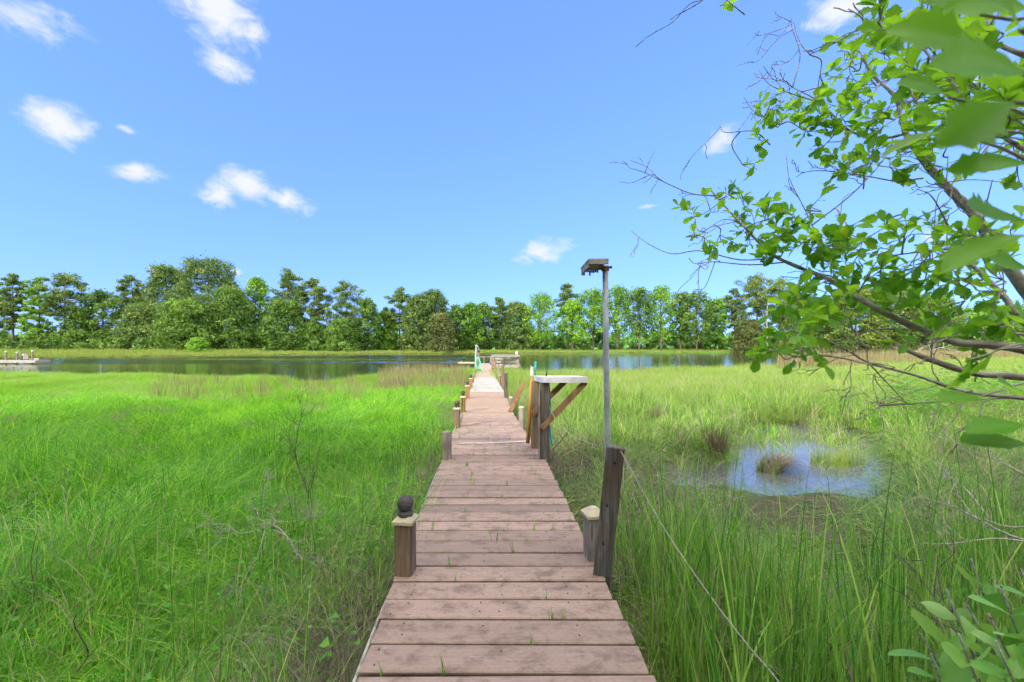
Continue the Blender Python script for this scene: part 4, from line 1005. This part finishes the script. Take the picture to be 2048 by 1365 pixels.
# ------------------------------------------------------------------ bare stems and fallen branches
def twiggy(b, p, q, r0, rng, depth, nsub, spread=.6, curve=.12, sides=5):
    p, q = np.array(p, float), np.array(q, float); L = np.linalg.norm(q - p); ctl = [p]
    for i in (1, 2): ctl.append(p + (q - p) * i / 3 + rng.normal(size=3) * curve * L * .45)
    ctl.append(q); P = spline(ctl, 4); n = len(P)
    b.tube(P, [max(.0011, r0 * (1 - .75 * i / (n - 1))) for i in range(n)], sides)
    if depth > 0:
        for k in range(nsub):
            f = rng.uniform(.25, .95); i = int(f * (n - 1)); d = (q - p) / L + rng.normal(size=3) * spread; d /= np.linalg.norm(d)
            twiggy(b, P[i], P[i] + d * L * rng.uniform(.25, .5), max(.0011, r0 * .5), rng, depth - 1, max(1, nsub - 1), spread, curve, 4)
def dead(name, segs, mt, label, cat, seed, depth=2, nsub=4):
    b = MB(); rng = np.random.RandomState(seed)
    for (p, q, r_) in segs: twiggy(b, p, q, r_, rng, depth, nsub)
    return tag(b.build(name, M[mt], None, True), label, cat)
dead('bare_sapling', [(at(625, 1020, 4.0) + V((0, 0, -.2)), at(590, 905, 4.0), .007), (at(590, 905, 4.0), at(594, 790, 4.0), .005), (at(596, 930, 4.0), at(560, 850, 4.1), .003)], 'dead_dark', 'thin leafless dark sapling standing in the left grass', 'sapling', 5, 2, 6)
dead('fallen_branch', [(at(580, 1085, 2.7), at(515, 1015, 2.9), .006), (at(545, 1050, 2.8), at(400, 1050, 2.6), .0035), (at(545, 1060, 2.75), at(640, 1135, 2.5), .0035), (at(530, 1040, 2.8), at(660, 1030, 2.8), .003), (at(530, 1060, 2.75), at(470, 1190, 2.4), .003), (at(520, 1020, 2.9), at(530, 950, 2.9), .003)], 'dead', 'grey leafless branch lying in the grass left of the ball topped post', 'branch', 6, 2, 6)
dead('dry_weed', [(at(45, 1210, 2.3) + V((0, 0, -.15)), at(78, 1050, 2.4), .004)], 'dead_dark', 'thin dark dead stem at the left edge of the grass', 'stem', 7, 2, 3)
dead('dry_weed', [(at(155, 1290, 1.5) + V((0, 0, -.1)), at(190, 1200, 1.5), .003)], 'dead_dark', 'short dark dead stem in the lower left corner', 'stem', 8, 1, 3)
dead('dead_branch', [(at(2080, 1090, 2.2), at(1880, 1000, 2.6), .008), (at(2080, 1050, 2.3), at(1800, 1010, 2.7), .006), (at(2060, 1085, 2.2), at(1830, 1085, 2.4), .006), (at(1980, 1040, 2.4), at(1860, 905, 2.9), .005), (at(2070, 960, 2.6), at(1880, 870, 3.2), .005)], 'dead', 'pale grey dead branches sprawling in the grass at the right edge', 'branch', 9, 2, 4)
dead('dry_weed', [(at(1960, 1330, 1.3), at(1840, 1090, 1.9), .0042), (at(1930, 1290, 1.35), at(1780, 1100, 1.9), .0035), (at(2030, 1340, 1.2), at(1790, 1180, 1.6), .003)], 'dead_dark', 'dark dead stems leaning left above the leafy shrub', 'stem', 10, 1, 4)
dead('dry_weed', [(at(1105, 900, 4.9), at(1160, 770, 5.1), .006)], 'dead_dark', 'thin dark stem rising behind the cleaning table', 'stem', 11, 0, 0)
dead('driftwood', [(at(1795, 712, 60), at(1850, 695, 61), .12), (at(1815, 712, 60), at(1880, 708, 60), .10), (at(1845, 712, 62), at(1905, 690, 62), .09), (at(1905, 712, 60), at(1960, 690, 62), .1)], 'dead', 'bleached fallen branches on the far right bank', 'driftwood', 12, 2, 5)

# ------------------------------------------------------------------ overhanging shrub tree at the right
LEAF_TOOTH = [(0, .012), (.12, .05), (.28, .12), (.44, .20), (.55, .29), (.59, .215), (.70, .32), (.745, .225), (.84, .255), (.88, .15), (.95, .10), (1.0, .006)]
LEAF_LONG = [(0, .02), (.15, .12), (.35, .22), (.55, .25), (.75, .19), (.9, .10), (1.0, .01)]
def leaf(A, Q, T, rng, p, d, L, width=1.0, shape=LEAF_TOOTH, fold=.25, curl=.25, face=None):
    """one leaf blade: two half blades folded along the midrib, curling towards the tip"""
    d = np.array(d, float); d /= np.linalg.norm(d)
    up = np.array([0, 0, 1.]) + rng.normal(size=3) * .55 if face is None else np.array(face, float)
    s = np.cross(d, up); s /= np.linalg.norm(s) + 1e-9; up = np.cross(s, d)
    b0 = len(A); n = len(shape); tn_ = rng.rand() * (1 if L < .055 else .8); cv = curl * rng.uniform(.2, 1.4) * (1 if rng.rand() < .7 else -1); wav = rng.uniform(0, 6)
    for (t_, wv) in shape:
        c = p + d * L * t_ - up * L * cv * t_ * t_; wv = wv * width * L * rng.uniform(.92, 1.08); rp = .10 * math.sin(7 * t_ + wav)
        for f_, h_ in ((-1, fold + rp), (-.5, fold * .62), (0, 0), (.5, fold * .62), (1, fold - rp)):
            A.append(c + s * wv * f_ + up * wv * abs(f_) * h_); T.append(min(1, tn_ * .93 + (.07 if f_ == 0 else 0)))
    for i in range(n - 1):
        a = b0 + 5 * i
        for k in range(4): Q.append((a + k, a + k + 1, a + k + 6, a + k + 5))
GROUNDSEL = leafmat('branch_leaves', [(0, (.07, .25, .016)), (.45, (.13, .38, .022)), (.85, (.22, .50, .03)), (.97, (.30, .46, .03)), (1, (.42, .36, .04))], .6, .42, gloss=.4, tcol=(.36, .60, .02, 1))
tr_ = empty('overhanging_tree', (2.6, 1.05, -.6), 'leafy grey barked tree reaching in from the right edge with toothed green leaves', 'tree')
b = MB(); trunk = spline([(2.75, .95, -.9), (2.6, 1.0, .1), (2.3, 1.05, .75), (2.05, 1.08, 1.2), at(2260, 760, 1.15)], 6)
b.tube(trunk, np.linspace(.085, .045, len(trunk)), 12); b.build('trunk', M['bark'], tr_, True)
BR = [  # photo column, row, depth, radius
 [(2300, 770, 1.15, .030), (2160, 690, 1.15, .026), (2050, 578, 1.18, .022), (1955, 440, 1.22, .0185), (1905, 385, 1.24, .0165), (1850, 325, 1.27, .0135), (1812, 268, 1.30, .010), (1790, 195, 1.33, .0075), (1745, 150, 1.36, .006), (1715, 95, 1.40, .003)],
 [(2280, 780, 1.1, .022), (2048, 701, 1.10, .0165), (1913, 685, 1.12, .0150), (1834, 657, 1.15, .0135), (1754, 618, 1.18, .012), (1695, 582, 1.21, .0108), (1655, 558, 1.23, .0098), (1596, 534.5, 1.27, .0082), (1541, 507, 1.31, .007), (1493, 459, 1.36, .0055), (1438, 400, 1.42, .004), (1418, 376, 1.44, .0025)],
 [(2270, 800, .95, .016), (2048, 756, .96, .0125), (1952, 748, .98, .0115), (1873, 724.5, 1.0, .0098), (1814, 701, 1.02, .008), (1786, 685, 1.04, .006), (1762, 669, 1.06, .003)],
 [(2280, 830, .88, .010), (2048, 797, .9, .0068), (1932, 784, .93, .006), (1834, 752, .97, .005), (1735, 724.5, 1.02, .0042), (1695, 701, 1.06, .0035), (1612, 661, 1.12, .0018)],
 [(2260, 690, 1.3, .009), (2048, 669, 1.28, .0062), (1972, 667, 1.28, .006), (1873, 661, 1.3, .005), (1754, 659, 1.33, .004), (1695, 677, 1.36, .0032), (1640, 690, 1.38, .0015)],
 [(2200, 760, 1.0, .016), (2048, 645, 1.0, .012), (2012, 598, 1.02, .010), (1972, 558, 1.05, .008), (1913, 503, 1.10, .006), (1889, 499, 1.12, .005), (1786, 511, 1.16, .0025)],
 [(1846, 325, 1.27, .0085), (1862, 300, 1.27, .0085), (1851, 262, 1.3, .0075), (1838, 215, 1.32, .005), (1800, 150, 1.34, .003), (1762, 90, 1.36, .002)],
 [(1812, 268, 1.3, .006), (1765, 276, 1.34, .006), (1700, 262, 1.38, .0045), (1640, 205, 1.42, .0035), (1585, 175, 1.45, .002), (1535, 145, 1.48, .001)],
 [(2230, 420, .75, .008), (2048, 300, .78, .006), (1960, 240, .82, .005), (1900, 160, .88, .004), (1840, 90, .95, .003), (1800, 30, 1.0, .0015)],
 [(2250, 160, .7, .008), (2048, 110, .72, .006), (1930, 62, .78, .0045), (1820, 57, .85, .003), (1740, 60, .92, .0015)],
]
bpts = []
for pts in BR:
    P3 = [tuple(at(p[0], p[1], p[2])) + (p[3],) for p in pts]
    S = spline(P3, 6); b = MB(); rj = np.random.RandomState(len(bpts))
    rr_ = np.maximum(.0009, S[:, 3] * .70) * (1 + .10 * rj.normal(size=len(S)).clip(-1, 1))
    b.tube(S[:, :3], rr_, 9); b.build('branch', M['bark'], tr_, True)
    for s_ in S: bpts.append(s_)
bpts = np.array(bpts)
tw = MB(); A, Q, T = [], [], []; rng = np.random.RandomState(77)
TW = [[(1430, 392, 1.43), (1385, 388, 1.45), (1340, 370, 1.47), (1290, 346, 1.5), (1258, 336, 1.52)], [(1290, 346, 1.5), (1300, 320, 1.5), (1310, 302, 1.5)],
 [(1560, 515, 1.3), (1480, 520, 1.34), (1400, 502, 1.38), (1345, 508, 1.42), (1300, 490, 1.44), (1262, 462, 1.46)], [(1570, 525, 1.3), (1500, 530, 1.34), (1430, 524, 1.36), (1396, 527, 1.37), (1430, 512, 1.37)],
 [(1648, 540, 1.25), (1640, 490, 1.28), (1610, 420, 1.32), (1580, 360, 1.36), (1572, 310, 1.4)], [(1625, 450, 1.3), (1700, 392, 1.28), (1755, 335, 1.26), (1795, 280, 1.28)],
 [(1846, 357, 1.27), (1790, 362, 1.29), (1730, 352, 1.31), (1650, 342, 1.33), (1610, 345, 1.34), (1592, 355, 1.35)], [(1895, 408, 1.24), (1850, 430, 1.26), (1810, 442, 1.27), (1778, 440, 1.28), (1766, 425, 1.29)],
 [(1739, 728, 1.0), (1770, 762, 1.02), (1814, 808, 1.05)], [(1758, 811, 1.0), (1820, 808, .98), (1900, 802, .95), (2060, 796, .9)],
 [(1624, 709, 1.12), (1680, 716, 1.1), (1740, 730, 1.06), (1800, 742, 1.02)], [(1865, 345, 1.24), (1920, 332, 1.22), (1990, 318, 1.2), (2070, 290, 1.18)], [(1870, 368, 1.24), (1950, 360, 1.22), (2060, 372, 1.2)],
 [(1540, 290, 1.4), (1520, 270, 1.42), (1500, 262, 1.43), (1450, 265, 1.45), (1440, 250, 1.46)], [(1585, 175, 1.45), (1600, 110, 1.46), (1585, 60, 1.48), (1582, 35, 1.48)], [(1620, 110, 1.44), (1600, 85, 1.45), (1585, 40, 1.46)],
 [(1640, 205, 1.42), (1590, 190, 1.44), (1540, 170, 1.46), (1518, 140, 1.47)], [(1560, 250, 1.42), (1510, 225, 1.44), (1488, 195, 1.46)],
 [(1960, 470, 1.0), (1975, 400, .98), (1985, 360, .96)], [(1900, 460, 1.1), (1880, 420, 1.1), (1860, 390, 1.1), (1832, 378, 1.1)], [(1890, 385, 1.2), (1894, 350, 1.2), (1896, 315, 1.2)],
 [(1480, 445, 1.38), (1445, 440, 1.4), (1400, 470, 1.42)], [(1365, 25, 1.2), (1400, 5, 1.2), (1430, -20, 1.2)], [(1490, 30, 1.2), (1440, -10, 1.2)]]
for pts in TW:
    S = spline([at(*p) for p in pts], 5); r1 = .0026 if len(pts) > 3 else .002
    tw.tube(S, np.linspace(r1, .0009, len(S)), 5)
    for s_ in S: bpts = np.vstack([bpts, [*s_, .002]])
def leafy_twig(p, q, Lf, nl, thick=.0016):
    p, q = np.array(p), np.array(q); d0 = np.linalg.norm(q - p)
    if d0 < .06: q = p + (q - p) * .06 / d0
    nl = min(nl, 2 + int(np.linalg.norm(q - p) / .011)); mid_ = (p + q) / 2 + rng.normal(size=3) * .12 * np.linalg.norm(q - p)
    S = spline([p, mid_, q], 5); tw.tube(S, np.linspace(thick, .0008, len(S)), 5)
    for k in range(nl):
        f = (k + rng.rand() * .8) / nl; f = .25 + .75 * f; i = min(len(S) - 2, int(f * (len(S) - 1))); d = S[i + 1] - S[i]; d /= np.linalg.norm(d)
        side = rng.normal(size=3); side -= d * side.dot(d); side /= np.linalg.norm(side)
        leaf(A, Q, T, rng, S[i], d * rng.uniform(.5, 1.1) + side * .8, Lf * rng.uniform(.55, 1.15), rng.uniform(.8, 1.15))
    d = S[-1] - S[-2]
    leaf(A, Q, T, rng, S[-1], d, Lf * rng.uniform(.7, 1.1), .9)
CL = [(1640, 150, 45, 4), (1600, 185, 40, 3), (1700, 130, 50, 4), (1680, 205, 50, 4), (1560, 250, 38, 3), (1605, 260, 36, 3), (1528, 235, 26, 2), (1700, 262, 42, 3), (1755, 175, 50, 4), (1800, 60, 55, 5), (1760, 40, 36, 3),
 (1830, 105, 52, 4), (1870, 60, 50, 4), (1905, 150, 52, 4), (1790, 240, 45, 4), (1745, 300, 42, 3), (1690, 335, 34, 3), (1728, 345, 34, 2), (1780, 335, 40, 3), (1835, 275, 45, 3), (1900, 285, 50, 4), (1955, 320, 50, 4),
 (2000, 200, 60, 5), (1985, 275, 55, 4), (2035, 330, 50, 4), (1485, 330, 26, 2), (1460, 390, 30, 3), (1420, 420, 34, 3), (1388, 430, 26, 2), (1390, 468, 30, 2), (1440, 470, 34, 3), (1490, 415, 30, 2), (1510, 452, 34, 3),
 (1550, 462, 34, 3), (1592, 440, 36, 3), (1622, 415, 30, 2), (1640, 472, 36, 3), (1560, 512, 34, 3), (1602, 490, 36, 3), (1660, 492, 38, 3), (1702, 470, 40, 3), (1722, 505, 40, 3), (1782, 500, 42, 3), (1802, 478, 40, 3),
 (1850, 520, 45, 3), (1872, 470, 42, 3), (1905, 540, 48, 4), (1960, 485, 48, 3), (2005, 560, 55, 4), (1700, 540, 38, 2), (1640, 602, 36, 3), (1592, 610, 34, 3), (1572, 682, 34, 3), (1612, 652, 38, 3), (1652, 662, 38, 2),
 (1720, 600, 40, 2), (1800, 582, 42, 3), (1850, 560, 42, 2), (1930, 602, 48, 3), (1990, 642, 50, 3), (1560, 700, 28, 2), (1590, 640, 32, 2), (1830, 45, 40, 3), (1940, 90, 50, 4), (1620, 220, 36, 3), (1655, 285, 34, 2), (1440, 12, 20, 1),
 (1560, 205, 34, 3), (1530, 285, 26, 2), (1620, 580, 34, 3), (1665, 600, 36, 3), (1700, 640, 36, 3), (1745, 650, 36, 3), (1785, 620, 40, 3), (1830, 640, 40, 3), (1880, 630, 42, 3), (1900, 680, 42, 3), (1960, 690, 44, 3), (1850, 690, 36, 2), (1610, 690, 32, 3), (1585, 660, 32, 3), (1570, 720, 30, 2),
 (1640, 640, 34, 3), (1690, 600, 36, 3), (1735, 560, 38, 3), (1820, 530, 40, 3), (1880, 510, 42, 3), (1930, 560, 44, 3), (1985, 600, 48, 3), (2030, 650, 48, 3), (1660, 520, 34, 3), (1620, 500, 32, 3), (1580, 480, 30, 3), (1530, 440, 28, 3), (1500, 480, 28, 3),
 (1770, 110, 46, 4), (1720, 60, 40, 3), (1855, 150, 48, 4), (1815, 200, 44, 3), (1930, 240, 48, 4), (1870, 110, 48, 4), (1985, 90, 50, 4), (1680, 230, 40, 3), (1640, 250, 34, 3), (1760, 265, 40, 3), (1910, 40, 48, 4), (2020, 240, 50, 4), (1800, 300, 40, 3), (1865, 330, 42, 3),
 (1720, 205, 44, 3), (1850, 190, 48, 3), (1960, 180, 50, 4), (1885, 220, 45, 3), (1745, 470, 36, 2), (1680, 560, 36, 2), (1760, 555, 38, 2), (2030, 480, 50, 3), (1965, 250, 45, 3)]
for (px, py, sp2, ns) in CL:
    u, v_ = (px - 1024) / F, (HY - py) / F
    pu, pv = bpts[:, 0] / bpts[:, 1], (bpts[:, 2] - CZ) / bpts[:, 1]
    dd = (pu - u) ** 2 + (pv - v_) ** 2; j = int(np.argmin(dd)); s_ = bpts[j]
    Yc = s_[1] + rng.normal() * .07; c = np.array(at(px, py, Yc)); st_ = s_[:3]
    if np.linalg.norm(c - st_) > .03: tw.tube(spline([st_, (st_ + c) / 2 + rng.normal(size=3) * .02, c], 5), np.linspace(.0026, .0014, 11), 5)
    ax = c - st_; ax = ax / (np.linalg.norm(ax) + 1e-6)
    for k in range(ns):
        d = ax * .8 + rng.normal(size=3) * .8 + np.array([-.25, 0, .2]); d /= np.linalg.norm(d)
        leafy_twig(c, c + d * sp2 / F * Yc * rng.uniform(.8, 1.35), .044, rng.randint(4, 8))
for k in range(100):                                     # bare side twigs
    s_ = bpts[rng.randint(len(bpts))]
    if s_[0] / s_[1] > 1.25: continue
    twiggy(tw, s_[:3], s_[:3] + np.array([-.12 * rng.rand() - .02, rng.normal() * .05, rng.normal() * .07]), .0014, rng, 1, 2, .5, .2, 4)
# big near leaves close to the lens
for (px, py, Y, L, dx, dz_, fc) in [(1895, 195, .40, .060, -1, .35, (0.1, -1, .4)), (1990, 110, .26, .075, -.9, .5, (.2, -1, .2)), (2040, 60, .25, .07, -.7, .75, (0, -1, .5)), (1905, 262, .42, .068, -1, -.02, (0, -.5, 1)), (2030, 205, .24, .06, -.8, -.4, (.2, -1, .3)),
        (1998, 262, .36, .075, -1, -.1, (0, -.6, 1)), (2048, 440, .38, .070, -1, .10, (0, -.9, .5)), (2055, 470, .36, .075, -1, -.18, (0, -.5, .9)), (2060, 540, .5, .06, -1, .3, (0, -1, .4)), (2060, 330, .34, .06, -1, .2, (0, -1, .5)),
        (1965, 792, .60, .075, -1, -.05, (.1, -.35, 1)), (1990, 700, .62, .07, -.3, -.9, (.5, -1, .1)), (1940, 720, .64, .06, -.2, -1, (.3, -1, .1)), (2060, 850, .46, .075, -1, -.02, (0, -.4, 1)), (2065, 890, .46, .078, -1, .05, (0, -.5, 1)), (2070, 800, .5, .07, -1, .3, (0, -.6, 1)),
        (2060, 20, .3, .07, -1, .1, (0, -1, .3)), (2070, 640, .55, .06, -1, .2, (0, -1, .5)), (1960, 30, .34, .055, -1, .3, (0, -1, .3)), (2050, 150, .22, .065, -1, .1, (.1, -1, .3))]:
    p = np.array(at(px, py, Y)); leaf(A, Q, T, rng, p, (dx, rng.normal() * .2, dz_), L * .86, 1.0, LEAF_TOOTH, .3, .3, fc)
    q = np.array(at(2330, 780, 1.15)); m1 = p + np.array([.22, .08, .02 * rng.normal()]); tw.tube(spline([p, m1, (m1 + q) / 2 + np.array([.08, 0, 0]), q], 4), np.linspace(.0012, .004, 13), 5)
tw.build('twigs', M['bark'], tr_, True)
link_mesh('foliage', np_mesh('foliage', A, Q, T), GROUNDSEL, tr_, True)

# leafy shrub at lower right corner
SHRUB = leafmat('shrub_leaves', [(0, (.13, .36, .06)), (.6, (.30, .58, .12)), (1, (.50, .66, .36))], .45, .5, gloss=.3)
sh = empty('leafy_shrub', (1.35, .95, -.6), 'leafy green shrub with long smooth leaves in the lower right corner', 'shrub')
b = MB(); A, Q, T = [], [], []; rng = np.random.RandomState(9)
for (px, py, Y) in [(1942, 1118, 1.0), (1892, 1178, .95), (2002, 1173, .9), (1977, 1228, .82), (1877, 1238, .9), (2042, 1138, .95), (1932, 1208, .88), (2052, 1228, .8), (1842, 1268, .92), (2112, 1128, 1.0), (1917, 1268, .8), (1992, 1283, .76), (1862, 1308, .85), (2092, 1258, .8)]:
    tip = np.array(at(px, py, Y)); base = np.array([1.35 + rng.normal() * .12, .95 + rng.normal() * .08, -.6]); S = spline([base, (base + tip) / 2 + np.array([.06, 0, .05]), tip], 8)
    b.tube(S, np.linspace(.006, .002, len(S)), 6)
    for k in range(15):
        f = .45 + .55 * k / 14; i = min(len(S) - 2, int(f * (len(S) - 1))); d = S[i + 1] - S[i]; d /= np.linalg.norm(d); a = k * 2.4
        s1 = np.cross(d, [0, 1, 0]); s1 /= np.linalg.norm(s1); s2 = np.cross(d, s1)
        leaf(A, Q, T, rng, S[i], d * rng.uniform(.7, 1.2) + (s1 * math.cos(a) + s2 * math.sin(a)) * .75, rng.uniform(.06, .105) * (1.1 - .35 * (k == 14)), rng.uniform(.85, 1.1), LEAF_LONG, .2, .2)
b.build('stem', M['bark'], sh, True); link_mesh('foliage', np_mesh('foliage', A, Q, T), SHRUB, sh, True)
